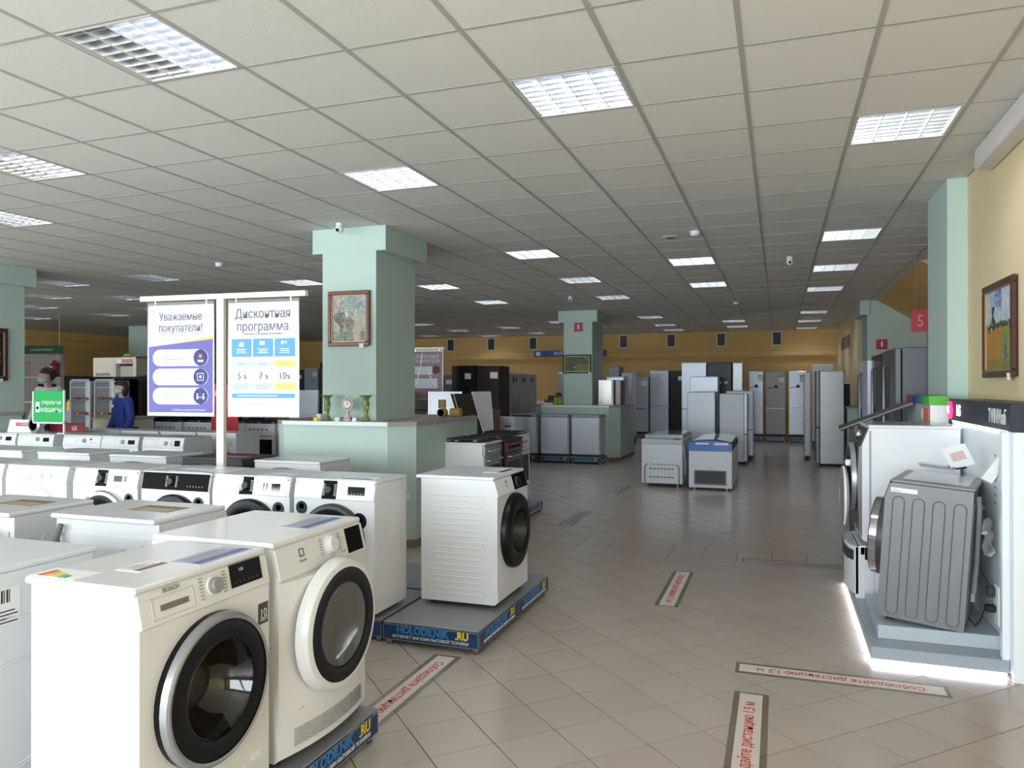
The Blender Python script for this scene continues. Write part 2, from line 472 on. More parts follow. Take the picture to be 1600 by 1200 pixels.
det('dome_camera', 'small white camera on the ceiling above the far green column', -3.55, 13.2, 'camera')
det('smoke_detector', 'far white smoke detector midway between two light rows', -.78, 15.2, 'smoke')

# ---------------------------------------------------------------- setting: walls
W = .2
struct(MB().box(XL, 1.9, YB, YB+W, 0, 3.42, OCHRE).obj('wall_back'))
wb = struct(MB().box(XL, 1.58, YB-.12, YB-.002, 2.60, 3.42, OCHRE).box(XL, 1.58, YB-.16, YB-.12, 2.46, 2.62, OCHRE, .01).box(XL, 1.58, YB-.12, YB-.002, 2.42, 2.6, OCHRE).obj('trim_1'))
struct(MB().box(XL-W, XL, YF, YB, 0, 1.9, mat('dark_grey_wall_paint', (96, 92, 90), .8, noise=.05)).box(XL-W, XL, YF, YB, 1.9, 3.42, OCHRE).obj('wall_left'))
struct(MB().box(XL, XL+.1, YF, YB, 2.75, 2.95, OCHRE, .01).obj('trim_2'))
struct(MB().box(XR, XR+W, YF, 7.5, 0, 3.42, YELLOW).obj('wall_right'))
struct(MB().box(2.6, 2.8, 7.5, 16.2, 0, 3.42, OCHRE).obj('wall_alcove'))
struct(MB().box(1.58, 1.58+W, 16.9, YB, 0, 3.42, YELLOW).obj('wall_right_far'))
# shop-front wall behind the camera with large windows
b = MB(); b.box(XL, XR+W, YF-W, YF, 0, .45, YELLOW); b.box(XL, XR+W, YF-W, YF, 2.85, 3.42, YELLOW)
ws = [(-17.2+3.1*k, -17.2+3.1*k+2.8) for k in range(6)]
edges = [XL]+[e for w in ws for e in w]+[XR+W]
for k in range(0, len(edges), 2): b.box(edges[k], edges[k+1], YF-W, YF, .45, 2.85, YELLOW)
struct(b.obj('wall_front', smooth=0))
for n, (a, c) in enumerate(ws):
    b = MB()
    for (x0, x1, z0, z1) in ((a, a+.06, .45, 2.85), (c-.06, c, .45, 2.85), (a, c, .45, .51), (a, c, 2.79, 2.85), ((a+c)/2-.03, (a+c)/2+.03, .45, 2.85)): b.box(x0, x1, YF-.13, YF-.07, z0, z1, PLASW)
    o = struct(b.obj('window_%d' % (n+1), smooth=0)); MB().box(a+.06, c-.06, YF-.103, YF-.099, .51, 2.79, GLASS).obj('pane', o, smooth=0)

# octagonal plinths and columns
def oct_poly(x0, x1, y0, y1, c):
    return [(x0+c, y0), (x1-c, y0), (x1, y0+c), (x1, y1-c), (x1-c, y1), (x0+c, y1), (x0, y1-c), (x0, y0+c)]
def column(n, cx, y0, y1, capy1, zl, px, py, lab, cap=True):
    # shaft, cap and octagonal plinth with a ledge
    t = struct(MB().box(cx-.315, cx+.315, y0, y1, 0, 3.42, GREEN).obj('column_%d' % n))
    if cap: MB().box(cx-.435, cx+.425, y0-.002, capy1, 2.955, 3.205, GREEN).obj('column_cap', t)
    MB().prism(oct_poly(cx-px, cx+px, y0-.274, py, .205), 'z', .08, zl-.04, GREEN).obj('plinth', t, smooth=0)
    MB().prism(oct_poly(cx-px-.012, cx+px+.012, y0-.286, py+.012, .205), 'z', zl-.04, zl, LEDGE).obj('ledge', t, smooth=0)
    MB().box(cx-px+.2, cx+px-.2, y0-.290, y0-.284, zl-.04, zl-.001, mat('painted_edge_sheen', (222, 222, 220), .3)).obj('edge_sheen', t, smooth=0)  # white strip paints the bright window reflection onto the ledge's front edge
    MB().prism(oct_poly(cx-px-.008, cx+px+.008, y0-.282, py+.008, .205), 'z', 0, .08, SKIRT).obj('skirting', t, smooth=0)
    return t
COLN = []
column(1, -4.155, 6.73, 7.59, 7.68, 1.232, .80, 8.45, '')
column(2, -4.085, 15.8, 16.85, 16.94, 1.17, .94, 17.5, '')
column(3, -10.165, 6.73, 7.59, 7.68, 1.232, .50, 7.62, '')
column(4, -16.3, 15.8, 16.7, 16.8, 1.17, .90, 17.4, '', False)
# right-hand pilasters
p = struct(MB().box(1.25, XR+W, 6.73, 7.54, 0, 3.42, GREEN).obj('column_5'))
t = struct(MB().box(1.59, 2.6, 15.8, 16.9, 0, 2.72, GREEN).prism([(1.59, 2.72), (2.6, 2.72), (2.36, 2.86), (1.80, 3.2), (1.59, 3.2)], 'y', 15.8, 16.9, GREEN).obj('column_6', smooth=0))
MB().box(1.46, 1.63, 15.75, 16.9, 2.93, 3.2, GREEN).obj('column_cap', t)
MB().prism([(1.26, 16.1), (1.5, 15.75), (1.62, 15.75), (1.62, 17.2), (1.26, 17.2)], 'z', 0, 1.13, GREEN).obj('plinth', t, smooth=0)
MB().prism([(1.24, 16.08), (1.49, 15.73), (1.62, 15.73), (1.62, 17.2), (1.24, 17.2)], 'z', 1.13, 1.17, LEDGE).obj('ledge', t, smooth=0)
# underside of the stair flight in the alcove
b = MB(); b.add([(1.72, 15.8, 3.22), (2.62, 15.8, 2.66), (2.62, 11.0, 2.66), (1.72, 11.0, 3.22), (1.72, 15.8, 3.4), (2.62, 15.8, 2.84), (2.62, 11.0, 2.84), (1.72, 11.0, 3.4)],
                [(0, 1, 2, 3), (4, 5, 6, 7), (0, 1, 5, 4), (2, 3, 7, 6), (0, 3, 7, 4), (1, 2, 6, 5)], OCHRE)
struct(b.obj('trim_3', smooth=0))
struct(MB().box(1.27, XR-.001, -2.9, 5.95, 3.06, 3.203, mat('white_duct_plastic', (214, 208, 204), .5), .01).obj('trim_4'))
struct(MB().box(-15.52, -15.2, 23.2, 23.42, 0, 2.42, mat('slate_blue_trim', (64, 84, 98), .6)).obj('trim_5'))
# vents high on the back wall
v0 = None
for n, x in enumerate((-10.49, -9.02, -7.56, -4.58, -3.11, -1.63, -.05)):
    if v0 is None:
        v0 = t = thing('wall_vent', '', 'vent')
        b = MB()
        for q in ((-.14, .14, -.21, -.18), (-.14, .14, .18, .21), (-.14, -.11, -.21, .21), (.11, .14, -.21, .21)): b.box(q[0], q[1], -.02, 0, q[2], q[3], OFFW)
        b.obj('frame', t); MB().box(-.11, .11, -.004, 0, -.18, .18, BLACK).obj('opening', t)
        for k in range(7): MB().box(-.11, .11, -.016, -.004, -.16+.05*k, -.148+.05*k, DGREY).obj('slat', t)
    else: t = copy_tree(v0)
    t.location = (x, YB-.125, 2.97)
    t['label'] = ('framed dark vent high on the ochre back wall, %s from the left' % ['first', 'second', 'third', 'fourth', 'fifth', 'sixth', 'seventh'][n])
    t['group'] = 'vents along the back wall'


# ================================================================ appliances
def stadium(cx, cz, w, h, n=8):
    r = min(w, h)/2; pts = []
    for (sx, sz, a0) in ((1, 1, 0), (-1, 1, PI/2), (-1, -1, PI), (1, -1, 1.5*PI)):
        for k in range(n//2+1):
            a = a0+PI/2*k/(n//2); pts.append((cx+sx*(w/2-r)+r*math.cos(a), cz+sz*(h/2-r)+r*math.sin(a)))
    return pts
DRUMM = mat('perforated_drum_steel', (112, 98, 82), .45, .25, noise=.4, nscale=55)
def door(t, d, zc, w):
    """round porthole door on the front plane y=0; returns the door object"""
    Ro, Ri, rg = d['R'], d['ri'], d.get('rg', d['ri'])
    pr = d.get('proj', .035); ring = d.get('ring', PLASW); inner = d.get('inner', BLACKG)
    b = MB()
    b.caps = False
    b.lathe([(Ro, .004), (Ro, -pr*.55), (Ro-.012, -pr*.9), (Ro-.03, -pr)] + ([(Ri+.004, -pr)] if Ri < Ro-.036 else []), (0, 0, 0), 'y', ring, 48)
    b.lathe([(min(Ri+.004, Ro-.03), -pr), (rg+.012, -pr-.004), (rg, -pr+.002), (rg, -pr+.02)], (0, 0, 0), 'y', inner, 48)
    o = b.obj('door', t, loc=(d.get('x', 0), 0, zc))
    if d.get('label'): o['label'] = d['label']
    if d.get('trim'):
        bt = MB(); bt.caps = False
        bt.lathe([(Ro+.001, -pr*.5), (Ro-.004, -pr*.97), (Ro-.012, -pr-.004), (Ro-.022, -pr-.002)], (0, 0, 0), 'y', d['trim'], 48).obj('trim_ring', o)
    b = MB(); b.caps = False
    if d.get('real'):
        b.lathe([(rg, -pr+.004), (rg-.006, -pr+.0), (rg-.03, .01), (rg-.055, .05), (rg-.08, .075), (.0001, .085)], (0, 0, 0), 'y', DOORGL, 40); b.obj('door_glass', o)
    else:
        b.lathe([(rg, -pr+.004), (rg-.02, -pr+.010), (rg-.05, -pr+.018), (.0001, -pr+.022)], (0, 0, 0), 'y', d.get('glass', SCREEN), 40); b.obj('door_glass', o)
    if d.get('real'):
        b = MB(); b.caps = False
        b.lathe([(Ro-.02, .004), (.2, .02), (.2, .06)], (d.get('x', 0), 0, zc), 'y', mat('grey_rubber_gasket', (120, 120, 122), .6), 40); b.obj('gasket', t)
        b = MB(); b.caps = False
        b.lathe([(.2, .06), (.235, .07), (.235, .33), (.0001, .35)], (d.get('x', 0), 0, zc), 'y', DRUMM, 40); b.obj('drum', t)
    return o
def panel_items(p, items):
    for it in items:
        k = it[0]
        if k == 'rect':
            _, nm, x0, x1, z0, z1, m = it[:7]; MB().box(x0, x1, -.003, .001, z0, z1, m, .0012).obj(nm, p, smooth=0)
        elif k == 'frame':
            _, nm, x0, x1, z0, z1, m = it
            b = MB(); e = .0035
            for q in ((x0, x1, z0, z0+e), (x0, x1, z1-e, z1), (x0, x0+e, z0, z1), (x1-e, x1, z0, z1)): b.box(q[0], q[1], -.0015, .001, q[2], q[3], m)
            b.obj(nm, p, smooth=0)
        elif k == 'drawer':
            _, x0, x1, z0, z1, m = it
            b = MB(); b.box(x0, x1, -.004, .001, z0, z1, m, .002); b.box(x0+.01, x1-.01, -.0045, -.003, z0+.008, z0+.020, DGREY if len(it) < 7 else it[6]); b.obj('detergent_drawer', p, smooth=0)
        elif k == 'dial':
            _, x, z, r, m, m2 = it
            MB().lathe([(r*1.12, .0), (r*1.12, -.004), (r, -.006), (r*.95, -.022), (r*.8, -.026), (.0001, -.026)], (x, 0, z), 'y', [m2, m2, m, m, m], 28).obj('dial', p)
        elif k == 'ticks':
            _, x, z, r, m = it
            b = MB()
            for s in (-1, 1):
                for q in range(7): b.box(x+s*r, x+s*(r+.016), -.0036, .0, z-.033+.011*q, z-.030+.011*q, m)
            b.obj('programme_marks', p, smooth=0)
        elif k == 'text':
            _, s, x, z, sz, m = it; text(s, sz, m, p, (x, -.0032, z))
        elif k == 'dots':
            _, x0, z, n, dx, m = it
            b = MB()
            for q in range(n): b.cyl((x0+dx*q, 0, z), 'y', .0045, -.004, 0, m, 10)
            b.obj('buttons', p)
def washer(label, origin, rz, w=.6, d=.45, h=.85, zp=.725, slant=.03, body=WHITE, lid=None, panelm=None, items=(), dr=None, side='v', sides=(1,), back=None,
           overhang=.0, stickers=(), kick=True, name='washing_machine', cat='washing machine', group=None, lidt=.022, tilt=None, bulge=0):
    t = thing(name, label, cat, origin, rz, group)
    if tilt: t.rotation_euler = tilt
    lid = lid or body; hw = w/2; zt = h-lidt
    s = slant*(zt-zp)/(zt-zp)
    b = MB()
    prof = [(0, .045), (0, zp), (s, zt), (d, zt), (d, .03), (.02, .03)]
    if dr and dr.get('real'):
        # open-fronted shell plus a front plate with a round hole
        n = len(prof); v = [(-hw, y, z) for y, z in prof]+[(hw, y, z) for y, z in prof]
        fs = [list(range(n)), list(range(2*n-1, n-1, -1))]+[(i, (i+1) % n, n+(i+1) % n, n+i) for i in range(n) if i != 0]
        b.add(v, fs, body)
        b.holeplate(-hw, hw, .045, zp, 0, (dr.get('x', 0), dr['zc']), dr['R']-.02, body)
        b.obj('body', t, norm=False, smooth=30)
    else:
        b.prism(prof, 'x', -hw, hw, body); b.obj('body', t, smooth=20)
    if bulge:   # shallow curved front skin around the door
        b = MB(); n = 12; v = []; fs = []
        for k in range(n+1):
            a = -1+2*k/n; x = a*hw; y = -bulge*(1-a*a)
            v += [(x, y, .045), (x, y, zp-.004), (x, .004, zp-.004), (x, .004, .045)]
        if dr and dr.get('real'): pass
        else:
            for k in range(n):
                o4 = 4*k; fs += [(o4, o4+1, o4+5, o4+4), (o4+1, o4+2, o4+6, o4+5), (o4+3, o4, o4+4, o4+7)]
            b.add(v, fs, body); b.obj('front_skin', t)
    b = MB(); b.box(-hw-.002, hw+.002, s-.004, d+overhang, zt, h, lid, .006); b.obj('lid', t, smooth=0)
    for sx in (-1, 1):
        for sy in (.06, d-.06): MB().lathe([(.02, 0), (.02, .012), (.01, .014), (.01, .045)], (sx*(hw-.06), sy, 0), 'z', DGREY, 12).obj('foot', t)
    # slanted control panel with its own frame
    if panelm is not False:
        L = math.hypot(s, zt-zp); ang = -math.atan2(s, zt-zp)
        p = MB().box(-hw+.001, hw-.001, -.008, .002, .003, L-.004, panelm or PLASW, .003).obj('control_panel', t, loc=(0, 0, zp), rot=(ang, 0, 0), smooth=0)
        q = bpy.data.objects.new('panel_face', None)
        # items sit on the face of the panel: shift their origin forward
        class _: pass
        off = -.008
        before = set(COL.objects)
        bpy.data.objects.remove(q)
        panel_items(p, items)
        for c in p.children: c.location.y += off
        for o in TXT:
            if o.parent == p and not o.get('_s'): o['_s'] = 1
    if dr:
        o = door(t, dr, dr['zc'], w)
        if bulge: o.location.y -= bulge*.9
    if kick: MB().box(-hw+.004, hw-.004, -.003, .003, .05, .12, body, .001).obj('kick_panel', t, smooth=0)
    for sx in sides:
        b = MB(); X = sx*hw
        if side == 'v':
            for k in range(4 if d > .4 else 3):
                n = 4 if d > .4 else 3; yc = .07+(d-.1)*(k+.5)/n
                b.tube([(X, p[0], p[1]) for p in stadium(yc, h*.48, .05, h*.74)], .0035, body, 6, True)
        elif side == 'h':
            for k in range(9): b.tube([(X, p[0], p[1]) for p in stadium(d*.52, .1+.076*k, d*.72, .036)], .0042, body, 6, True)
        elif side == 'circle':
            for r in (.165, .175): b.tube([(X, d*.5+r*math.cos(a*PI/24), h*.42+r*1.05*math.sin(a*PI/24)) for a in range(48)], .003, body, 6, True)
            b.tube([(X, d*.5+.17*math.cos(a*PI/24), h*.60+.17*math.sin(a*PI/24)) for a in range(5, 20)], .003, body, 6)
        elif side == 'plain': continue
        b.obj('side_embossing', t)
    if back:
        bm_ = back.get('mat', body)
        b = MB(); b.box(-hw+.03, hw-.03, d-.001, d+.006, .08, h-.09, bm_, .002)
        b.tube([(p[0], d+.006, p[1]) for p in stadium(-.02, h*.5, w*.7, h*.55)], .004, bm_, 6, True); b.obj('back_panel', t)
        b = MB()
        for (x, z) in ((-.22, h-.13), (.23, h-.15), (.2, h-.2), (-.19, h-.24)): b.cyl((x, d+.006, z), 'y', .008, 0, .003, BLACK, 10)
        b.cyl((-.1, d+.006, h-.16), 'y', .022, 0, .03, bm_, 14); b.obj('bolt_holes', t)
        hs = back.get('hose', 'arc')
        if hs == 'arc': pts = [(.26*math.cos(a)*.9, d+.03+.02*math.sin(a), h-.16+.10*math.sin(a)) for a in [PI*k/14 for k in range(15)]]+[(-.24, d+.03, h-.3)]
        elif hs == 'side': pts = [(hw-.05, d+.02, h-.05), (hw-.035, d+.03, h-.12), (hw-.06, d+.03, h-.25), (hw-.1, d+.03, h-.45), (hw-.05, d+.03, .25)]
        elif hs == 'loop': pts = [(.05*math.cos(a)-.05, d+.03, h-.4+.22*math.sin(a)) for a in [PI*k/8 for k in range(-3, 9)]]
        MB().tube(pts, .013, HOSE, 8).obj('hose', t)
    for st in stickers:
        k = st[0]
        if k == 'disc':   # round sticker on the front
            _, x, z, r, m, m2 = st; MB().cyl((x, 0, z), 'y', r, -.0016-bulge*.4, .001, m, 28).lathe([(r*.45, -.0022), (.0001, -.0022)], (x, 0, z+.01), 'y', m2, 14).obj('round_sticker', t)
        elif k == 'front':
            _, x0, x1, z0, z1, m = st[:6]; o = MB().box(x0, x1, -.0015, .001, z0, z1, m).obj('front_sticker', t, smooth=0)
            if len(st) > 6: text(st[6], st[7], st[8], o, ((x0+x1)/2, -.0018, (z0+z1)/2))
        elif k == 'top':
            _, x0, x1, y0, y1, m, m2 = st
            o = MB().box(x0, x1, y0, y1, h-.001, h+.0012, m).obj('top_sticker', t, smooth=0)
            b = MB(); b.box(x0+.01, x1-.01, y0+.01, y0+(y1-y0)*.35, h+.001, h+.0018, m2)
            for k in range(4): b.box(x0+.02, x1-.03*(1+k % 2), y0+(y1-y0)*(.45+.12*k), y0+(y1-y0)*(.49+.12*k), h+.001, h+.0018, LGREY)
            b.obj('top_print', o, smooth=0)
        elif k == 'energy':
            _, x0, y0 = st; b = MB(); cols = [(40, 150, 70), (110, 180, 60), (200, 210, 60), (240, 210, 50), (235, 150, 50), (215, 60, 45)]
            b.box(x0, x0+.1, y0, y0+.19, h-.001, h+.0012, PAPER)
            for q, c in enumerate(cols): b.box(x0+.008, x0+.035+.008*q, y0+.05+.02*q, y0+.064+.02*q, h+.001, h+.0018, mat('energy_%d' % q, c, .5))
            b.obj('energy_label', t, smooth=0)
        elif k == 'side':
            _, sx, y0, y1, z0, z1, m = st; X = sx*hw
            b = MB(); b.box(X-.001, X+sx*.0015, y0, y1, z0, z1, m)
            for q in range(9): b.box(X, X+sx*.002, y0+.008+.009*q, y0+.011+.009*q+.003*(q % 2), z0+(z1-z0)*.6, z1-.006, KPRINT)
            for q in range(4): b.box(X, X+sx*.002, y0+.008, y1-.01*(1+q % 2), z0+.006+.012*q, z0+.010+.012*q, KPRINT)
            b.obj('barcode_label', t, smooth=0)
    return t
Q = PI/2
# --- nearest machine: slim washer with silver-ringed black door, front to the aisle
A_items = [('text', 'BOSCH', -.165, .098, .021, GPRINT), ('frame', 'drawer_frame', -.245, -.075, .018, .085, OFFW), ('rect', 'drawer_grip', -.215, -.1, .040, .058, mat('taupe_recess', (120, 112, 104), .5)),
           ('dial', .012, .062, .027, SILVER, PLASW), ('ticks', .012, .062, .045, LGREY), ('rect', 'display', .095, .255, .030, .108, BLACKG), ('text', '1:25', .15, .085, .014, WPRINT), ('dots', .115, .045, 6, .022, DGREY)]
mA = washer('white slim washing machine nearest the camera with a silver ringed black door', (-1.752, 2.0, .142), Q, .59, .43, .848, .72, .022, WARM, items=A_items,
            dr=dict(R=.243, ri=.205, rg=.158, zc=.455, real=1, proj=.045, ring=BLACKG, inner=BLACKG, trim=SILVER), side='circle', sides=(-1,), overhang=.03, panelm=WARM,
            stickers=[('energy', -.28, .27), ('top', .0, .27, .05, .18, mat('bluish_sheet', (176, 184, 206), .3), mat('slate_blue_print', (92, 104, 150), .4)), ('top', -.14, .0, .16, .26, PAPER, mat('brown_photo_print', (134, 104, 96), .5)), ('front', .235, .288, .585, .66, DGREY, '10', .04, WPRINT), ('front', .2, .25, .06, .14, PAPER)])
text('лет', .026, WPRINT, mA, (.262, -.0035, .603)); 
B_items = [('frame', 'logo_square', -.168, -.138, .068, .098, DGREY), ('text', 'Electrolux', -.153, .052, .011, GPRINT), ('dial', .045, .075, .036, WHITE, PLASW), ('ticks', .045, .075, .058, LGREY), ('rect', 'display', .165, .285, .012, .118, INKB), ('dots', .12, .03, 2, .02, LGREY)]
mB = washer('white tumble dryer with a white ringed black door beside the nearest machine', (-1.752, 2.662, .142), Q, .62, .60, .850, .705, .03, WARM, items=B_items, name='tumble_dryer', cat='tumble dryer',
            dr=dict(R=.262, ri=.222, rg=.165, zc=.475, real=0, proj=.05, ring=WARM, inner=BLACKG, glass=mat('grey_door_glass', (92, 90, 88), .12, .2, coat=.4)), side='plain', bulge=.045, panelm=WARM, kick=False,
            stickers=[('top', -.02, .26, .08, .22, mat('bluish_sheet', (176, 184, 206), .3), mat('slate_blue_print', (92, 104, 150), .4))])
b = MB()
for r in range(7):
    for k in range(44): b.box(-.24+.011*k, -.236+.011*k, -.0055-.045*(1-((-.238+.011*k)/.31)**2), .0, .075+.010*r, .079+.010*r, LGREY)
b.obj('vent_holes', mB, smooth=0)
MB().tube([(-.27, -.008, .20), (-.2, -.026, .205), (0, -.047, .21), (.2, -.026, .205), (.27, -.008, .20)], .0015, LGREY, 5).obj('flap_seam', mB)
C_items = [('frame', 'logo_square', -.12, -.1, .07, .09, DGREY), ('text', 'Electrolux', -.11, .055, .008, GPRINT), ('rect', 'display', .02, .29, .01, .115, INKB), ('dial', .1, .06, .03, BLACKG, SILVER), ('dots', .17, .03, 5, .02, DGREY)]
mC = washer('white washing machine alone on the corner pallet, black door, ribbed side', (-1.70, 4.825, .142), Q, .61, .54, .850, .72, .03, WHITE, items=C_items,
            dr=dict(R=.25, ri=.205, rg=.15, zc=.465, real=1, proj=.05, ring=BLACKG, inner=BLACKG), side='h', sides=(-1,), overhang=.04, bulge=.0,
            stickers=[('top', -.05, .22, .06, .2, PAPER, BLUE)], back=dict(hose='side'))
# --- third row: fronts towards the camera, charcoal and white panels, left of the painted column
def vestel(label, x0, x1, items, ringm, innerm, trim=None, extra=(), bm=WHITE, real=0, Y=4.09, sides=(1,), glass=None):
    d = dict(R=.225, ri=.19, rg=.15, zc=.478, real=real, proj=.04, ring=ringm, inner=innerm, trim=trim)
    if glass: d['glass'] = glass
    return washer(label, ((x0+x1)/2, Y, .142), 0, x1-x0, .42, .85, .722, .022, bm, items=items, dr=d, side='v', sides=sides, stickers=list(extra))
PURE = mat('pure_white_panel', (230, 232, 238), .22, coat=.3)
def vit(disp, block=INKB, halfchrome=False):
    it = [('rect', 'drawer', -.28, -.075, .015, .118, PURE), ('rect', 'dial_block', -.085, .022, .006, .121, block), ('dial', -.03, .062, .027, BLACK, INKB), ('ticks', -.03, .062, .032, WPRINT), ('rect', 'right_panel', .022, .283, .006, .121, PURE), ('frame', 'logo_flame', -.250, -.238, .086, .102, GPRINT)]
    if halfchrome: it.append(('rect', 'chrome_insert', -.083, -.06, .008, .119, CHROME))
    if disp == 'wide': it += [('rect', 'display', .10, .225, .035, .09, SCREEN), ('dots', .11, .045, 5, .022, LGREY)]
    if disp == 'bars': it += [('rect', 'display', .165, .235, .03, .085, SCREEN), ('rect', 'bar', .10, .112, .03, .085, SCREEN), ('rect', 'bar', .125, .137, .03, .085, SCREEN)]
    if disp == 'grey': it += [('rect', 'display', .08, .16, .04, .085, DGREY), ('rect', 'side_print', .17, .205, .04, .085, LGREY)]
    return it
BDISC = mat('dark_blue_sticker', (22, 48, 72), .3)
vestel('white washer right of the third row, black door and bright round sticker', -2.93, -2.345, vit('wide'), DGREY, BLACKG, extra=[('disc', -.235, .665, .042, BDISC, BLUEL), ('disc', .185, .60, .052, SCREEN, REDP), ('top', .0, .24, .05, .18, PAPER, BLUE)])
vestel('white washer with chrome half dial and two dark bars beside its display', -3.575, -2.965, vit('bars', halfchrome=True), BLACKG, BLACKG, extra=[('disc', .22, .645, .045, BLACK, LGREY), ('top', .02, .24, .05, .2, PAPER, LGREY)])
g_items = [('rect', 'black_band', -.285, .285, .006, .121, INKB), ('dial', -.03, .062, .027, BLACK, INKB), ('ticks', -.03, .062, .034, WPRINT), ('frame', 'drawer', -.22, -.09, .035, .085, DGREY), ('frame', 'logo_flame', -.262, -.248, .08, .1, WPRINT), ('dots', .11, .035, 6, .025, LGREY)]
vestel('white washer with one full-width black control band', -4.185, -3.60, g_items, BLACKG, BLACKG, extra=[('disc', .20, .645, .045, BLACK, LGREY), ('top', -.1, .2, .05, .25, PAPER, LGREY)])
vestel('white washer with a wide chrome door ring and dark round sticker', -4.82, -4.22, vit('grey'), CHROME, BLACKG, extra=[('disc', .22, .645, .042, BLACK, LGREY)])
i_items = [('frame', 'drawer', -.27, -.1, .02, .1, OFFW), ('dial', .06, .05, .022, PLASW, PLASW), ('dial', .15, .05, .018, PLASW, PLASW), ('text', 'INDESIT', -.05, .03, .012, LGREY)]
vestel('all-white washer with two small white knobs and a white door ring', -5.50, -4.885, i_items, PLASW, OFFW, glass=mat('pale_grey_glass', (150, 152, 156), .15))
vestel('white washer partly cut off by the photo edge, behind the nearest two', -6.15, -5.54, i_items, PLASW, OFFW)
# --- second block behind the nearest machines
LT = [('top', -.2, .05, .15, .3, mat('kraft_brown_label', (150, 130, 90), .6), mat('kraft_dark_print', (120, 100, 66), .6))]
washer('white machine behind the dryer, back turned, kraft label on its lid', (-2.885, 3.07, .142), PI, .61, .45, .85, body=WHITE, side='v', sides=(-1,), overhang=.035, back=dict(hose='side'), stickers=LT, items=(), dr=dict(R=.2, ri=.17, zc=.45))
washer('white machine second from the dryer, back turned, large stadium ribs on its side', (-3.665, 3.0, .142), PI, .61, .46, .85, body=WHITE, side='v', sides=(-1,), overhang=.03, back=dict(hose='arc'), stickers=LT, items=(), dr=dict(R=.2, ri=.17, zc=.45))
washer('white machine at the left edge with a barcode label and round side embossing', (-2.685, 1.50, .142), 0, .61, .60, .85, body=mat('cool_white_enamel', (222, 225, 230), .3), side='circle', sides=(1,), overhang=.02, items=i_items, dr=dict(R=.22, ri=.19, zc=.46), kick=True,
       stickers=[('side', 1, .20, .32, .66, .78, PAPER), ('top', -.28, -.02, .22, .40, BLUE, PAPER)])
washer('white machine at the far left edge, barely in view', (-3.35, 1.52, .142), 0, .61, .60, .85, body=WHITE, side='v', sides=(1,), items=i_items, dr=dict(R=.22, ri=.19, zc=.46))
# --- fourth row: backs to the camera
RB = dict(hose='arc')
for n, (x0, x1, lab, hz) in enumerate(((-7.75, -7.16, 'white machine with its back turned, at the left end of the fourth row', 'loop'), (-7.12, -6.53, 'white machine with its back turned, below the red-and-white sign', 'loop'),
        (-6.33, -5.71, 'white machine with its back turned, plain rear lid, below the green sign', 'loop'), (-5.48, -4.86, 'white machine with its back turned and a grey hose arched over its rear', 'arc'),
        (-3.96, -3.35, 'white machine with its back turned, hose arched over it, beside the green plinth', 'arc'))):
    washer(lab, ((x0+x1)/2, 5.0+.47, .142), PI, x1-x0, .46, .85, body=WHITE, side='v', sides=(-1,), overhang=.012, back=dict(hose=hz), items=(), dr=dict(R=.2, ri=.17, zc=.45))
washer('anthracite machine with its back turned and a dark red label on its lid', (-4.385, 5.47, .142), PI, .60, .46, .85, body=ANTHR, panelm=ANTHR, side='plain', overhang=.01, back=dict(hose='arc', mat=ANTHR), items=(), dr=dict(R=.2, ri=.17, zc=.45),
       stickers=[('top', -.25, .08, .1, .42, mat('maroon_label', (112, 36, 40), .5), mat('maroon_print', (90, 30, 34), .5))])
# --- fifth row: fronts to the camera
def lg_items(disp=1, dialx=.05, dm=SILVER):
    it = [('frame', 'drawer', -.27, -.07, .02, .1, OFFW), ('dial', dialx, .062, .025, dm, PLASW), ('dots', -.255, .105, 1, .01, LGREY)]
    if disp == 1: it.append(('rect', 'display', .13, .23, .035, .085, SCREEN))
    if disp == 2: it += [('rect', 'display', .13, .165, .07, .09, DGREY), ('dots', .14, .04, 5, .022, SILVER)]
    if disp == 3: it += [('rect', 'display', .17, .25, .03, .095, SCREEN), ('rect', 'print', .12, .13, .03, .095, LGREY)]
    return it
for n, (x0, x1, dsp, lab) in enumerate(((-9.62, -9.02, 1, 'white washer at the left end of the fifth row, grey display'), (-8.98, -8.38, 1, 'white washer under the white tilted sign, silver dial and grey display'),
        (-8.22, -7.62, 2, 'white washer right below the green sign post, tiny display and row of buttons'), (-7.64+.03, -7.04, 1, 'white washer in the fifth row with a large chrome dial and grey display'),
        (-6.98, -6.38, 3, 'white washer at the right end of the fifth row showing its grey-green side'))):
    washer(lab, ((x0+x1)/2, 6.83, .142), 0, x1-x0, .46, .85, .722, .02, WHITE, items=lg_items(dsp), dr=dict(R=.22, ri=.185, rg=.16, zc=.47, ring=BLACKG if dsp != 2 else PLASW, inner=BLACKG), side='plain', sides=(1,), stickers=[('front', .2, .225, .66, .69, SILVER)])
for n, (x0, x1, lab) in enumerate(((-8.95, -8.3, 'white machine with its back turned, left in the sixth row'), (-8.27, -7.64, 'white machine with its back turned, second in the sixth row'), (-7.6, -7.03, 'white machine with its back turned, third in the sixth row'), (-7.0, -6.4, 'white machine with a grey hose on its rear, right end of the sixth row'))):
    washer(lab, ((x0+x1)/2, 7.74+.45, .142), PI, x1-x0, .45, .85, body=WHITE, side='v', sides=(-1,), overhang=.01, back=dict(hose='loop' if n == 3 else 'arc'), items=(), dr=dict(R=.2, ri=.17, zc=.45))

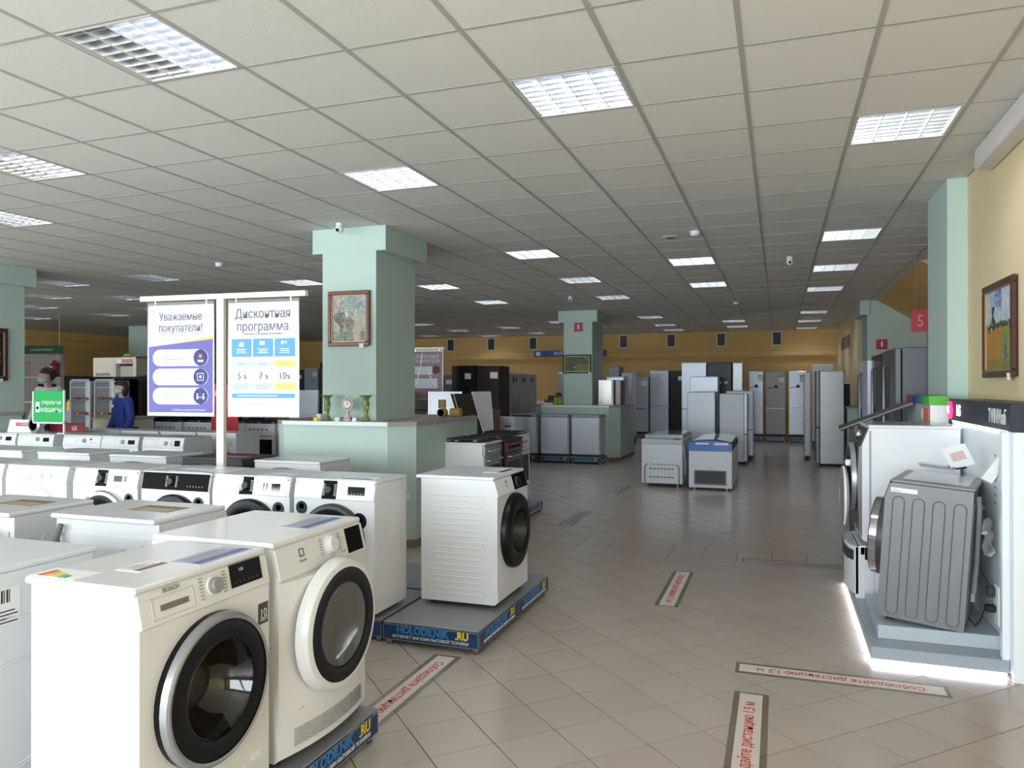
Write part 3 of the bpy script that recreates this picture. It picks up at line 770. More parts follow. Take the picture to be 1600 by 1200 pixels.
# --- pallets with the shop banner
def pallet(label, x0, x1, y0, y1, front=True, side=True, zt=.142, cap=True):
    t = thing('display_pallet', label, 'pallet', ((x0+x1)/2, (y0+y1)/2, 0), 0, None)
    w, d = (x1-x0)/2-.004, (y1-y0)/2-.004
    MB().box(-w, w, -d, d, zt-.012, zt, GALV, .003).obj('top_plate', t, smooth=0)
    for sx in (-1, 1):
        for sy in (-1, 1):
            MB().box(sx*(w-.045), sx*(w-.015), sy*(d-.045), sy*(d-.015), .004, zt-.012, STEEL, .002).lathe([(.016, 0), (.016, .01)], (sx*(w-.03), sy*(d-.03), 0), 'z', RUBBER, 12).obj('leg', t)
    def banner(nm, W, loc, rz):
        o = MB().box(-W, W, -.003, .003, .034, zt-.014, BLUE, .001).obj('banner', t, loc=loc, rot=(0, 0, rz), smooth=0)
        b = MB()
        for z in (.034, zt-.017): b.box(-W, W, -.0036, -.0028, z, z+.003, LGREY)
        for x in (-W, W-.003): b.box(x, x+.003, -.0036, -.0028, .034, zt-.014, LGREY)
        b.obj('banner_edge', o, smooth=0)
        k = W/.315
        text('HOLODILNIK', .062*k if k < 1 else .062, BLUEL, o, (-.052*k, -.0034, .098), sx=.92*k, bold=.0016)
        text('.RU', .062, YEL, o, (.208*k, -.0034, .098), sx=.92*k, bold=.002)
        text('ИНТЕРНЕТ МАГАЗИН БЫТОВОЙ ТЕХНИКИ', .0245, WPRINT, o, (0, -.0034, .057), sx=.98*k)
    if front: banner('f', w-.002, (0, -d-.001, 0), 0)
    if side: banner('s', d-.002, (w+.001, 0, 0), Q)
    return t
pallet('display pallet under the nearest slim washing machine', -2.32, -1.69, 1.60, 2.295, True, True)
pallet('display pallet under the dryer, its blue banner facing the aisle', -2.32, -1.69, 2.30, 2.985, False, True)
pallet('corner display pallet with a blue banner on two sides, in front of the lone washer', -2.295, -1.655, 4.10, 4.805, True, True)
pallet('display pallet behind the corner pallet, banner facing the aisle', -2.295, -1.655, 4.81, 5.505, False, True)
for n, x in enumerate((-2.95, -3.6, -4.25, -4.9, -5.55)):
    pallet('display pallet, number %s from the right under the third row of machines' % ['one', 'two', 'three', 'four', 'five'][n], x, x+.64, 4.12, 4.80, True, n == 0)
    pallet('display pallet behind, number %s from the right, rear of the third row' % ['one', 'two', 'three', 'four', 'five'][n], x, x+.64, 4.84, 5.52, n == 0, n == 0)
for n, (x0, y0) in enumerate(((-3.2, 2.5), (-3.98, 2.5), (-3.0, 1.5), (-3.66, 1.5))):
    pallet(['display pallet under the back-turned machine behind the dryer', 'display pallet under the back-turned machine with side ribs', 'display pallet under the left edge machine with the barcode', 'display pallet under the machine at the far left edge'][n], x0, x0+.64, y0, y0+.64, False, False)
for n, x in enumerate((-6.2, -6.85, -7.5, -8.15)): pallet('display pallet under the left part of the fourth row, number %s from the right' % ['one', 'two', 'three', 'four'][n], x, x+.64, 4.95, 5.55, False, False)
for n, x in enumerate((-7.04, -7.69, -8.34, -8.99, -9.64)):
    pallet('display pallet under the fifth row, number %s from the right' % ['one', 'two', 'three', 'four', 'five'][n], x, x+.64, 6.83, 7.4, True, n == 0)
    if n < 4: pallet('display pallet under the sixth row, number %s from the right' % ['one', 'two', 'three', 'four'][n], x, x+.64, 7.68, 8.28, False, n == 0)

# ================================================================ refrigerators and freezers
HANDLE = mat('pale_handle_bar', (214, 216, 222), .3, .3)
def fridge(label, x0, y, w, d, h, z0=0, rz=0, m=GREYFR, dm=None, split=.42, style='handle', name='refrigerator', cat='refrigerator', group=None, base=BLACK, two=False, doorth=.055, stand=True):
    """x0,y = centre of the front face at floor level (local front is -y)"""
    t = thing(name, label, cat, (x0, y, z0), rz, group); dm = dm or m; hw = w/2
    if z0 > 0 and stand: MB().box(-hw, hw, .02, d, -z0, -.002, BLUE, .004).obj('stand', t, smooth=0)
    MB().box(-hw, hw, doorth+.008, d, .05, h-.004, m, .006).box(-hw, hw, doorth+.02, d, h-.006, h, m, .002).obj('body', t, smooth=0)
    MB().box(-hw+.01, hw-.01, .03, doorth+.01, .0, .07, base, .003).obj('plinth_grille', t, smooth=0)
    for sx in (-1, 1): MB().cyl((sx*(hw-.05), d-.06, 0), 'z', .018, 0, .055, RUBBER, 10).obj('foot', t)
    def dr(xa, xb, za, zb, nm='door'):
        return MB().box(xa, xb, 0, doorth, za, zb, dm, .008).obj(nm, t, smooth=0)
    if two:   # side by side
        for (xa, xb, s) in ((-hw, -.002-hw*.15, 1), (.002-hw*.15, hw, -1)):
            o = dr(xa, xb, .08, h-.006); hx = (xb-.03) if s == 1 else (xa+.03)
            MB().tube([(hx, -.004, .4), (hx, -.03, .42), (hx, -.03, h-.17), (hx, -.004, h-.15)], .012, STEELD, 8).obj('handle', o)
            if s == 1: MB().box((xa+xb)/2-.09, (xa+xb)/2+.09, -.004, .02, h*.5, h*.5+.3, BLACKG, .004).box((xa+xb)/2-.06, (xa+xb)/2+.06, -.008, .0, h*.5+.2, h*.5+.27, SILVER, .003).obj('dispenser', o, smooth=0)
        return t
    zs = .08+(h-.08)*split
    if split <= 0: o1 = dr(-hw, hw, .08, h-.006); o2 = o1
    else: o2 = dr(-hw, hw, .08, zs-.006, 'lower_door'); o1 = dr(-hw, hw, zs+.006, h-.006, 'upper_door')
    if style == 'bar':
        MB().box(-hw+.02, hw-.02, -.004, .004, zs-.018, zs-.002, HANDLE, .002).obj('handle', o2, smooth=0)
    if style == 'barlabel' or style == 'bar':
        b = MB().box(hw*.28, hw*.88, -.002, .001, h-.30, h-.12, PAPER); b.box(hw*.28, hw*.88, -.0026, -.001, h-.145, h-.12, BLUES); b.obj('energy_label', o1, smooth=0)
        MB().tube([(-hw*.9, -.003, h*.745), (-hw*.2, -.003, h*.76)], .010, BLUES, 6).lathe([(.05, -.004), (.035, -.006), (.035, .0)], (hw*.05, 0, h*.77), 'y', BLUES, 20).obj('magnet_strip', o1)
    if style == 'handle':
        for o, za, zb in ((o1, zs+.05, zs+.4), (o2, zs-.4, zs-.05)): MB().tube([(hw-.05, -.002, za), (hw-.05, -.04, za+.03), (hw-.05, -.04, zb-.03), (hw-.05, -.002, zb)], .009, HANDLE, 8).obj('handle', o)
        MB().box(hw*.1, hw*.6, -.002, .001, h-.28, h-.16, PAPER).obj('energy_label', o1, smooth=0)
    if style == 'slot': MB().box(-hw+.02, hw-.12, -.003, .02, zs-.004, zs+.016, BLACK, .002).obj('handle', o1, smooth=0); MB().box(hw*.2, hw*.85, -.002, .001, h-.26, h-.13, PAPER).obj('energy_label', o1, smooth=0)
    if style == 'labels': MB().box(-hw*.6, -hw*.25, -.002, .001, h-.2, h-.08, BLUES).box(hw*.0, hw*.3, -.002, .001, h-.18, h-.08, BLUES).obj('energy_label', o1, smooth=0)
    return t
# fridges along the back wall (on low pallets)
DKFR = mat('warm_grey_fridge', (128, 124, 122), .38, .4, noise=.04)
LTFR = mat('pale_silver_fridge', (186, 191, 202), .3, .3, noise=.03)
BLKFR = mat('black_glass_fridge', (20, 18, 20), .3, spec=.25)
BRFR = mat('dark_brown_fridge', (42, 32, 30), .35, spec=.3)
for (xa, xb, h, m, st, lab) in ((-.80, -.42, 1.86, LTFR, 'bar', 'silver fridge with blue magnets, left of three near the right corner'), (-.35, .18, 1.84, DKFR, 'bar', 'warm grey fridge with a white handle bar, middle of three near the right corner'),
        (.26, .72, 1.85, LTFR, 'bar', 'pale silver fridge with a round blue magnet, right of three near the right corner'), (-4.19, -3.66, 1.71, GREYFR, 'slot', 'shorter grey fridge with a black slot handle, right of the far green column'),
        (-3.61, -3.07, 1.90, LTFR, 'handle', 'tall silver fridge beside a black one at the back wall'), (-3.02, -2.60, 1.88, BLKFR, 'handle', 'black fridge at the back wall beside a silver one')):
    w = xb-xa; fridge(lab, (xa+xb)/2, 22.5, w if xa > -.9 and xa < -.7 else w, .6, h, .142, 0, m, None, .42, st, stand=False)
    pallet('pallet under the '+' '.join(lab.split()[:11]), xa-.02, xb+.02, 22.48, 23.12, True, False)
# block in front: tall silver, black with dispenser, chrome
fridge('large silver fridge behind the two tall freezers, left of a black one', -1.92, 18.5, .58, .7, 2.0, .142, 0, LTFR, None, .42, 'none')
t = fridge('black side-by-side fridge with two white lights on its door', -1.335, 18.5, .56, .7, 2.0, .142, 0, BLKFR, None, .0, 'none')
for k, x in enumerate((-.05, .1)): MB().lathe([(.04, .0), (.035, -.004), (.0001, -.006)], (x+.06, -.001, 1.52), 'y', PAPER, 16).obj('white_light_disc', t)  # plain white discs painted in for the two lights on the door
fridge('narrow chrome fridge just right of the black one with lights', -.92, 18.6, .22, .7, 1.99, .142, 0, STEEL, STEEL, .42, 'none')
t = fridge('silver fridge edge standing behind the tall left freezer', -1.575, 17.3, .60, .6, 1.79, 0, 0, LTFR, None, .42, 'none')
# two tall upright freezers and companions
fridge('tall grey upright freezer just behind the left chest freezer', -1.50, 15.85, .55, .6, 1.46, 0, 0, GREYPL, GREYFR, 0, 'none', 'upright_freezer', 'freezer')
t = thing('upright_freezer', 'tall grey upright freezer right of the other, doors along its right edge', 'freezer', (-.865, 15.85, 0))
MB().box(-.27, .20, 0, .56, .05, 1.42, GREYPL, .006).obj('body', t, smooth=0)
for z0_, z1_, nm in ((.06, .60, 'lower_door'), (.615, 1.425, 'upper_door')): MB().box(.205, .262, -.005, .56, z0_, z1_, GREYFR, .006).obj(nm, t, smooth=0)
MB().cyl((.23, .02, .60), 'y', .018, -.03, 0, DGREY, 12).obj('hinge', t)
for sx in (-.22, .2): MB().cyl((sx, .05, 0), 'z', .02, 0, .06, RUBBER, 10).obj('foot', t)
fridge('grey fridge standing behind the right tall freezer', -.80, 17.0, .56, .6, 1.47, 0, 0, GREYPL, GREYFR, .4, 'none')
# silver fridge at the right of the aisle, side towards the camera
t = thing('refrigerator', 'tall silver fridge with its plain dented side to the aisle', 'refrigerator', (.70, 16.34, 0), 0)
MB().box(.06, .50, -.30, .30, .04, 1.87, STEEL, .01).obj('body', t, smooth=0)
for z0_, z1_, nm in ((.06, .75, 'lower_door'), (.765, 1.872, 'upper_door')): MB().box(-.01, .052, -.30, .30, z0_, z1_, STEELD, .008).obj(nm, t, smooth=0)
for sy in (-.25, .25): MB().cyl((.1, sy, 0), 'z', .02, 0, .05, RUBBER, 10).cyl((.44, sy, 0), 'z', .02, 0, .05, RUBBER, 10).obj('foot', t)
MB().box(.06, .49, -.29, .29, 1.87, 1.885, OFFW, .003).obj('top_cover', t, smooth=0)
fridge('white fridge door edge left of the tall silver fridge', .58, 17.4, .12, .6, 1.86, 0, 0, PLASW, None, .42, 'none')
fridge('black fridge tucked behind the tall silver fridge', 1.22, 17.2, .36, .6, 1.62, 0, 0, BLACK, BLKFR, .42, 'none')
fridge('tall white fridge behind the silver one, its top showing', 1.02, 20.0, .46, .6, 1.96, .142, 0, mat('white_fridge', (214, 216, 220), .35), None, .3, 'none')
# black pair and the receding grey row at the left of the back area
fridge('tall black glass fridge with a light reflection and one label', -6.17, 14.42, .54, .6, 1.865, .142, 0, BLKFR, None, .35, 'handle')
fridge('tall dark brown fridge with a blue poster print, beside the black one', -5.63, 14.42, .51, .6, 1.855, .142, 0, BRFR, None, .35, 'slot')
t = thing('wooden_cabinet', 'low brown wooden cabinet behind the raised white stove lid', 'cabinet', (-5.25, 13.2, 0)); MB().box(-.35, .2, .02, .4, .02, 1.13, WOODB, .005).obj('body', t, smooth=0); MB().box(-.34, .19, 0, .02, .06, 1.1, WOODB, .004).obj('door', t, smooth=0)
for n, y in enumerate((15.42, 16.06, 16.70, 17.32)):
    fridge('grey fridge with two dark labels, %s in the row receding beside the black fridges' % ['nearest', 'second', 'third', 'last'][n], -5.60, y, .60, .60, 1.72, .142, Q, mat('mid_grey_fridge', (196, 198, 204), .4, .2), None, .45, 'labels')
fridge('grey fridge far behind the purple poster', -9.6, 19.5, .6, .6, 1.75, .142, 0, DKFR, None, .4, 'slot')
fridge('dark grey fridge beside the one behind the purple poster', -8.95, 19.5, .6, .6, 1.75, .142, 0, STEELD, None, .4, 'slot')
for n, (x, m, st, h) in enumerate(((-14.2, DGREY, 'handle', 1.95), (-13.7, GREYFR, 'slot', 2.0), (-13.1, STEELD, 'labels', 1.98), (-12.4, GREYFR, 'slot', 1.95), (-11.7, STEELD, 'handle', 1.9))):
    fridge('fridge at the back seen left of the painted column, %s from the left' % ['first', 'second', 'third', 'fourth', 'fifth'][n], x, 20.0, .5, .6, h, .142, 0, m, None, .4, st)
fridge('pale fridge half hidden left of the far green column', -5.0, 18.3, .50, .6, 1.78, .142, 0, LTFR, None, .0, 'none')
for n, (x, h, m) in enumerate(((-4.30, 1.97, STEELD), (-4.02, 1.80, GREYFR))):
    fridge(['dark steel fridge top right behind the far green column', 'silver fridge top just beyond the dark steel one'][n], x+(.06 if n == 0 else .14), 20.3, .30, .6, h, .142, 0, m, None, .4, 'none')
# side-by-side fridges in the right alcove, doors towards the aisle
fridge('large dark grey side-by-side fridge, flat side towards the camera, right alcove', 1.0, 8.12, .90, .72, 1.79, .142, -Q, mat('slate_grey_fridge', (100, 102, 106), .45, .2), STEELD, two=True)
fridge('dark side-by-side fridge behind the large grey one in the alcove', 1.0, 9.06, .90, .72, 1.78, .142, -Q, BLACK, BLKFR, two=True)
fridge('silver side-by-side fridge with a dispenser, third in the alcove', .96, 10.02, .90, .72, 1.74, .142, -Q, LTFR, LTFR, two=True)
fridge('brown grey fridge, last in the alcove row', 1.02, 11.0, .60, .7, 1.60, .142, -Q, DKFR, DKFR, .4, 'none')

# chest freezers
def chest(label, x0, x1, y0, y1, h, style):
    t = thing('chest_freezer', label, 'freezer', ((x0+x1)/2, y0, 0)); w = (x1-x0)/2; d = y1-y0
    BD = mat('chest_white', (218, 224, 228), .4)
    if style == 'vent':
        MB().box(-w, w, 0, d, .06, h-.09, BD, .008).obj('body', t, smooth=0)
        MB().box(-w-.004, w+.004, -.006, d, h-.09, h-.02, mat('light_grey_rim', (190, 194, 198), .4), .008).obj('rim', t, smooth=0)
        o = MB().box(-w+.01, w-.01, .22, d-.01, h-.02, h+.045, mat('grey_lid_frame', (134, 138, 146), .3, .3), .01).obj('lid', t, smooth=0)
        MB().box(-w+.05, w-.05, .26, d-.05, h+.044, h+.048, mat('lid_glass', (150, 156, 164), .06, .3, coat=.5)).obj('lid_glass', o, smooth=0)
        MB().box(-w+.06, w-.16, .03, .17, h-.022, h-.014, SILVER, .003).box(w-.14, w-.05, .03, .17, h-.022, h-.012, DGREY, .003).obj('control_strip', t, smooth=0)
        b = MB()
        for z in (.33, .2):
            z -= .05
            for k in range(7): b.box(-.19+.056*k, -.155+.056*k, -.003, .002, z, z+.018, DGREY)
        b.obj('vent_slots', t, smooth=0)
        MB().box(-.18, .2, -.004, .002, .355, .362, DGREY).obj('slot', t, smooth=0)
        MB().tube([(-w+.05, -.012, .07), (-w+.05, -.012, .32), (-w+.07, -.012, .355), (-w+.10, -.012, .36)], .006, BLACK, 8).tube([(w-.05, -.012, .07), (w-.05, -.012, .31), (w-.07, -.012, .345), (w-.10, -.012, .352)], .006, BLACK, 8).obj('pipe', t)
        MB().tube([(w+.01, .05, h-.1), (w+.015, .06, .6), (w+.03, .1, .4), (w+.03, .15, .2)], .006, PAPER, 6).obj('power_cord', t)
    else:
        MB().box(-w, w, 0, d, .03, h-.15, BD, .01).obj('body', t, smooth=0)
        BL = mat('bright_blue_rim', (38, 98, 190), .35, coat=.2)
        prof = [(-w, h-.15), (w, h-.15), (w, h-.06)]+[(w*math.cos(PI*k/12), h-.06+.065*math.sin(PI*k/12)) for k in range(1, 12)]+[(-w, h-.06)]
        MB().prism(prof, 'y', -.008, .06, BL).obj('blue_end', t, smooth=25)
        b = MB(); b.prism(prof, 'y', .06, d, DGREY); b.obj('rim', t, smooth=25)
        b = MB(); n = 10
        for k in range(n):
            a0, a1 = PI*(.12+.76*k/n), PI*(.12+.76*(k+1)/n)
            p = [(w*math.cos(a), z, h-.052+.067*math.sin(a)) for a in (a0, a1) for z in (.09, d-.05)]
            b.add(p, [(0, 1, 3, 2)], mat('curved_lid_glass', (196, 206, 204), .08, .1, coat=.5))
        b.obj('lid_glass', t, smooth=60)
        MB().box(-w+.1, -.02, -.011, -.006, h-.055, h-.03, PAPER).box(.06, w-.05, -.011, -.006, h-.06, h-.028, PAPER).obj('print_label', t, smooth=0)
        o = MB().box(-w+.075, w-.08, -.004, .003, .075, .30, mat('grille_frame_grey', (120, 122, 126), .5), .003).obj('grille', t, smooth=0)
        b = MB().box(-w+.10, w-.10, -.006, -.003, .10, .285, mat('grille_dark', (66, 66, 70), .6))
        for k in range(14): b.box(-w+.10, w-.10, -.009, -.004, .104+.013*k, .108+.013*k, DGREY)
        b.obj('grille_slats', o, smooth=0)
        MB().cyl((.0, 0, .33), 'y', .008, -.004, 0, DGREY, 10).obj('screw', t)
    for sx in (-1, 1):
        for sy in (.05, d-.05): MB().cyl((sx*(w-.08), sy, 0), 'z', .016, 0, .065, SILVER, 10).obj('foot', t)
    return t
chest('white chest freezer with vent slots and black pipes on its end', -2.035, -1.405, 11.85, 13.2, .765, 'vent')
chest('white chest freezer with a bright blue curved end and dark grille', -1.300, -.665, 11.78, 13.5, .745, 'blue')
# three white-grey under-counter freezers in front of the far plinth
for n, (x0, x1, lab) in enumerate(((-5.33, -4.75, 'grey under-counter freezer with a dark top slot, left of three by the far plinth'), (-4.66, -4.07, 'grey under-counter freezer, middle of three by the far plinth'), (-4.00, -3.42, 'grey under-counter freezer, right of three by the far plinth'))):
    t = thing('under_counter_freezer', lab, 'freezer', ((x0+x1)/2, 14.95, .142)); w = (x1-x0)/2
    MB().box(-w, w, .05, .56, .03, .80, GREYPL, .006).obj('body', t, smooth=0)
    MB().box(-w-.002, w+.002, -.002, .56, .80, .85, mat('grey_top', (150, 158, 168), .4), .006).obj('top', t, smooth=0)
    o = MB().box(-w, w-.01, 0, .045, .045, .795, GREYPL, .008).obj('door', t, smooth=0)
    if n == 0: MB().box(-w+.04, w-.12, -.004, .0, .80, .83, BLACK, .003).obj('handle_slot', t, smooth=0)
    else: MB().cyl((.0, 0, .815), 'y', .012, -.008, 0, BLACK, 12).obj('thermostat', t)
    for sx in (-1, 1): MB().cyl((sx*(w-.05), .5, 0), 'z', .018, 0, .035, RUBBER, 10).obj('foot', t)
    pallet('display pallet with banner under the %s freezer by the far plinth' % ['left', 'middle', 'right'][n], x0-.02, x1+.04, 14.93, 15.5, True, n == 2)

# ================================================================ stoves
def grate(b, x0, x1, y0, y1, z):
    for k in range(5): x = x0+(x1-x0)*k/4; b.box(x-.004, x+.004, y0, y1, z, z+.012, BLACK)
    for y in (y0, (y0+y1)/2, y1): b.box(x0, x1, y-.004, y+.004, z, z+.012, BLACK)
def stove(label, origin, rz, w=.5, d=.55, h=.85, body=PLASW, front=PLASW, lid=None, lidh=.5, lidlean=.10, knobs=SILVER, group=None, hob=BLACK, oven=BLACKG, stand=True):
    t = thing('gas_stove', label, 'stove', origin, rz, group); hw = w/2
    if stand: MB().box(-hw, hw, .02, d, -origin[2], -.002, BLUE, .004).obj('stand', t, smooth=0)
    MB().box(-hw, hw, .02, d, .03, h-.03, body, .005).obj('body', t, smooth=0)
    MB().box(-hw-.003, hw+.003, -.005, d+.03, h-.03, h-.01, body, .004).box(-hw+.02, hw-.02, .03, d-.02, h-.011, h-.004, hob, .002).obj('hob', t, smooth=0)
    b = MB()
    for sx in (-1, 1):
        grate(b, sx*.13-.1, sx*.13+.1, .05, d-.06, h+.018)
        for cy in (.16, .38):
            for (a, c) in ((-.09, 0), (.09, 0)): b.box(sx*.13+a-.004, sx*.13+a+.004, cy-.004, cy+.004, h-.004, h+.02, BLACK)
    b.obj('grate', t, smooth=0)
    for sx in (-1, 1):
        for cy in (.16, .38): MB().lathe([(.036, h-.004), (.036, h+.006), (.024, h+.012), (.0001, h+.013)], (sx*.13, cy, 0), 'z', [SILVER, SILVER, DGREY], 16).obj('burner', t)
    p = MB().prism([(0, h-.15), (.0, h-.06), (.015, h-.03), (.03, h-.03), (.03, h-.15)], 'x', -hw, hw, front).obj('control_panel', t, smooth=0)
    for k in range(5): MB().lathe([(.017, 0), (.015, -.022), (.0001, -.023)], (-hw+.09+.08*k, 0, h-.10), 'y', knobs, 14).obj('knob', p)
    o = MB().box(-hw+.005, hw-.005, .0, .03, .20, h-.16, front, .004).obj('oven_door', t, smooth=0)
    MB().box(-hw+.05, hw-.05, -.003, .001, .26, h-.26, oven, .002).obj('oven_window', o, smooth=0)
    MB().tube([(-hw+.05, 0, h-.2), (-hw+.05, -.035, h-.2), (hw-.05, -.035, h-.2), (hw-.05, 0, h-.2)], .008, SILVER, 8).obj('handle', o)
    MB().box(-hw+.005, hw-.005, .0, .03, .05, .19, front, .004).obj('lower_drawer', t, smooth=0)
    for sx in (-1, 1):
        for sy in (.06, d-.06): MB().cyl((sx*(hw-.05), sy, 0), 'z', .014, 0, .035, DGREY, 10).obj('foot', t)
    if lid:
        b = MB(); b.add([(-hw, d-.02, h), (hw, d-.02, h), (hw, d-.02+lidlean, h+lidh), (-hw, d-.02+lidlean, h+lidh), (-hw, d+.004, h), (hw, d+.004, h), (hw, d+.004+lidlean, h+lidh), (-hw, d+.004+lidlean, h+lidh)],
                        [(0, 1, 2, 3), (4, 5, 6, 7), (0, 1, 5, 4), (2, 3, 7, 6), (0, 3, 7, 4), (1, 2, 6, 5)], lid)
        o = b.obj('raised_lid', t, smooth=0)
        MB().tube([(hw*.98, d-.03, h), (hw*.98, d-.03+lidlean, h+lidh)], .006, CHROME, 6).tube([(-hw*.98, d-.03, h), (-hw*.98, d-.03+lidlean, h+lidh)], .006, CHROME, 6).obj('lid_trim', o)
    return t
ZP = .142
stove('white gas stove with steel front and black grates, first beside the plinth', (-2.90, 7.60, ZP), Q, .50, .52, .85, PLASW, SILVER, None, knobs=CHROME, stand=False)
stove('brown gas stove with a raised dark lid beside the white one', (-2.86, 8.18, ZP), Q, .56, .52, .85, BROWN, BROWNF, BROWN, .50, .16, BLACKG, stand=False)
stove('white gas stove behind the brown one, its bright white lid raised', (-2.97, 8.78, ZP), Q, .56, .52, .85, PLASW, PLASW, PURE, .52, .04, stand=False)
pallet('pallet under the white stove beside the plinth', -3.34, -2.86, 7.32, 7.88, False, True); pallet('pallet under the brown stove with the dark lid', -3.34, -2.83, 7.89, 8.49, False, True); pallet('pallet under the stove with the bright white lid', -3.5, -2.81, 8.50, 9.1, False, True)
WLID = mat('pale_grey_enamel_lid', (196, 202, 212), .2, coat=.3)
for n, (xa, lid, lab) in enumerate(((-10.57, BLACKG, 'white stove with a closed black lid, left end of the distant stove row'), (-9.95, BLACKG, 'white stove second in the distant stove row'), (-9.31, None, 'white stove with open black grates, third in the distant stove row'),
        (-8.66, None, 'white stove with black grates just right of the poster pole'), (-8.09, None, 'white stove with visible oven at the right end left of the green plinth'),
        (-7.48, None, 'stove hidden behind the plinth ledge beside the white lids'))):
    stove(lab, (xa+.285, 10.0, ZP), 0, .56, .52, .85, PLASW, GREYPL if n < 4 else PLASW, None)
    if lid: MB().box(-.27, .27, .0, .5, 0, .05, BLACKG, .006).box(-.27, .27, .48, .52, .05, .14, BLACKG, .004).obj('hob_cover', thing('hob_cover', 'closed dark hob cover on the %s stove of the distant row' % ['leftmost', 'second'][n], 'cover', (xa+.285, 10.0, ZP+.885)), smooth=0)
for n, (xa, y, lab) in enumerate(((-8.03, 10.6, 'white stove with a pale raised lid, left of the green vases'), (-7.31, 10.6, 'white stove with a pale raised lid directly behind the left vase'), (-6.6, 10.6, 'white stove behind the painted column'), (-5.36, 10.6, 'white stove with a pale raised lid right of the painted column'))):
    stove(lab, (xa+.29, y, ZP), 0, .58, .50, .85, PLASW, PLASW, WLID, .52 if n < 3 else .5, .02)
o = MB().box(-.15, .15, 0, .02, 0, .10, BLACKG, .003).obj('dark_splash_panel', thing('dark_splash_panel', 'small black panel upright on the stove right of the poster pole', 'panel', (-8.05, 10.2, 1.035)), smooth=0)
# two white dishwashers seen between the stoves and the freezers
for n, (xa, w, m) in enumerate(((-5.28, .37, PLASW), (-4.93, .22, GREYPL))):
    t = thing('dishwasher', ['white dishwasher with a dark grip behind the raised white lid', 'narrow grey dishwasher next to the first under-counter freezer'][n], 'dishwasher', (xa, 13.75, .0))
    MB().box(-w/2, w/2, .02, .55, 0, .97, m, .005).obj('body', t, smooth=0); o = MB().box(-w/2, w/2, 0, .02, .1, .85, m, .004).obj('door', t, smooth=0)
    MB().box(-w/2, w/2, -.004, .02, .86, .965, m, .004).obj('control_panel', t, smooth=0); MB().box(-w*.4, w*.2, -.006, .0, .79, .82, BLUES, .003).obj('handle', o, smooth=0)
for n, y in enumerate(()): pass

# ================================================================ right-hand display of twin washers
LEDW = mat('led_strip', (235, 244, 255), .5, emit=14)
LEDF = mat('led_floor_strip', (245, 246, 255), .5, emit=22)
PANELW = mat('white_display_panel', (226, 231, 238), .35, coat=.2)
t = thing('twin_wash_stand', 'white display stand with a dark TWINWash header and lit edges, right wall', 'display stand', (0, 0, 0))
MB().box(.49, 1.17, 4.72, 6.60, .03, .10, mat('grey_step_laminate', (150, 158, 170), .4), .004).obj('lower_step', t, smooth=0)
MB().box(.545, 1.17, 4.89, 5.60, .10, .178, mat('pale_step_laminate', (176, 186, 196), .4), .003).obj('upper_step', t, smooth=0)
MB().box(1.172, 1.205, 4.70, 6.15, .03, 1.335, PANELW, .003).obj('back_panel', t, smooth=0)
MB().box(1.172, XR-.003, 4.66, 4.70, 0, 1.332, PANELW, .003).obj('end_panel', t, smooth=0)
MB().box(1.135, 1.172, 4.72, 4.775, .10, 1.333, PANELW, .004).obj('front_post', t, smooth=0)
hd = MB().box(1.155, XR-.003, 4.652, 6.16, 1.335, 1.487, NAVY, .004).obj('header', t, smooth=0)
MB().box(1.165, 1.19, 4.75, 6.12, 1.325, 1.334, LEDW).obj('light_strip', hd, smooth=0)
b = MB(); b.box(.50, 1.16, 4.735, 4.745, .012, .028, LEDF); b.box(.50, .512, 4.74, 6.58, .012, .028, LEDF); b.obj('floor_light_strip', t, smooth=0)
MB().box(.56, 1.16, 4.80, 6.5, .0, .03, BLACK).obj('recessed_base', t, smooth=0)
text('TWINWash', .115, WPRINT, hd, (1.153, 4.90, 1.405), (Q, 0, -Q), sx=.62, bold=.002)
text('™', .03, WPRINT, hd, (1.153, 4.725, 1.44), (Q, 0, -Q))
text('LG', .10, mat('lit_white_letters', (245, 248, 255), .5, emit=3), hd, (1.153, 5.86, 1.408), (Q, 0, -Q), bold=.004)
b = MB().lathe([(.062, -.004), (.062, -.02), (.0001, -.022)], (1.156, 6.08, 1.408), 'x', mat('lit_pink_emblem', (236, 60, 130), .4, emit=1.2), 28); o = b.obj('round_emblem', hd)
text('G', .07, mat('lit_white_letters', (245, 248, 255), .5, emit=3), o, (1.132, 6.08, 1.408), (Q, 0, -Q), bold=.003)
# grey printed lines on the white panel
b = MB()
for k in range(7): b.box(1.1705, 1.1715, 4.99, 5.03, 1.17-.045*k, 1.185-.045*k, LGREY)
for k in range(5): b.box(1.1705, 1.1715, 4.80+.006*(k % 2), 4.86, 1.05-.05*k, 1.062-.05*k, LGREY)
b.tube([(1.171, 4.85-.018*math.sin(k*.8), 1.18-.009*k) for k in range(12)], .002, KPRINT, 5); b.obj('panel_print', t, smooth=0)
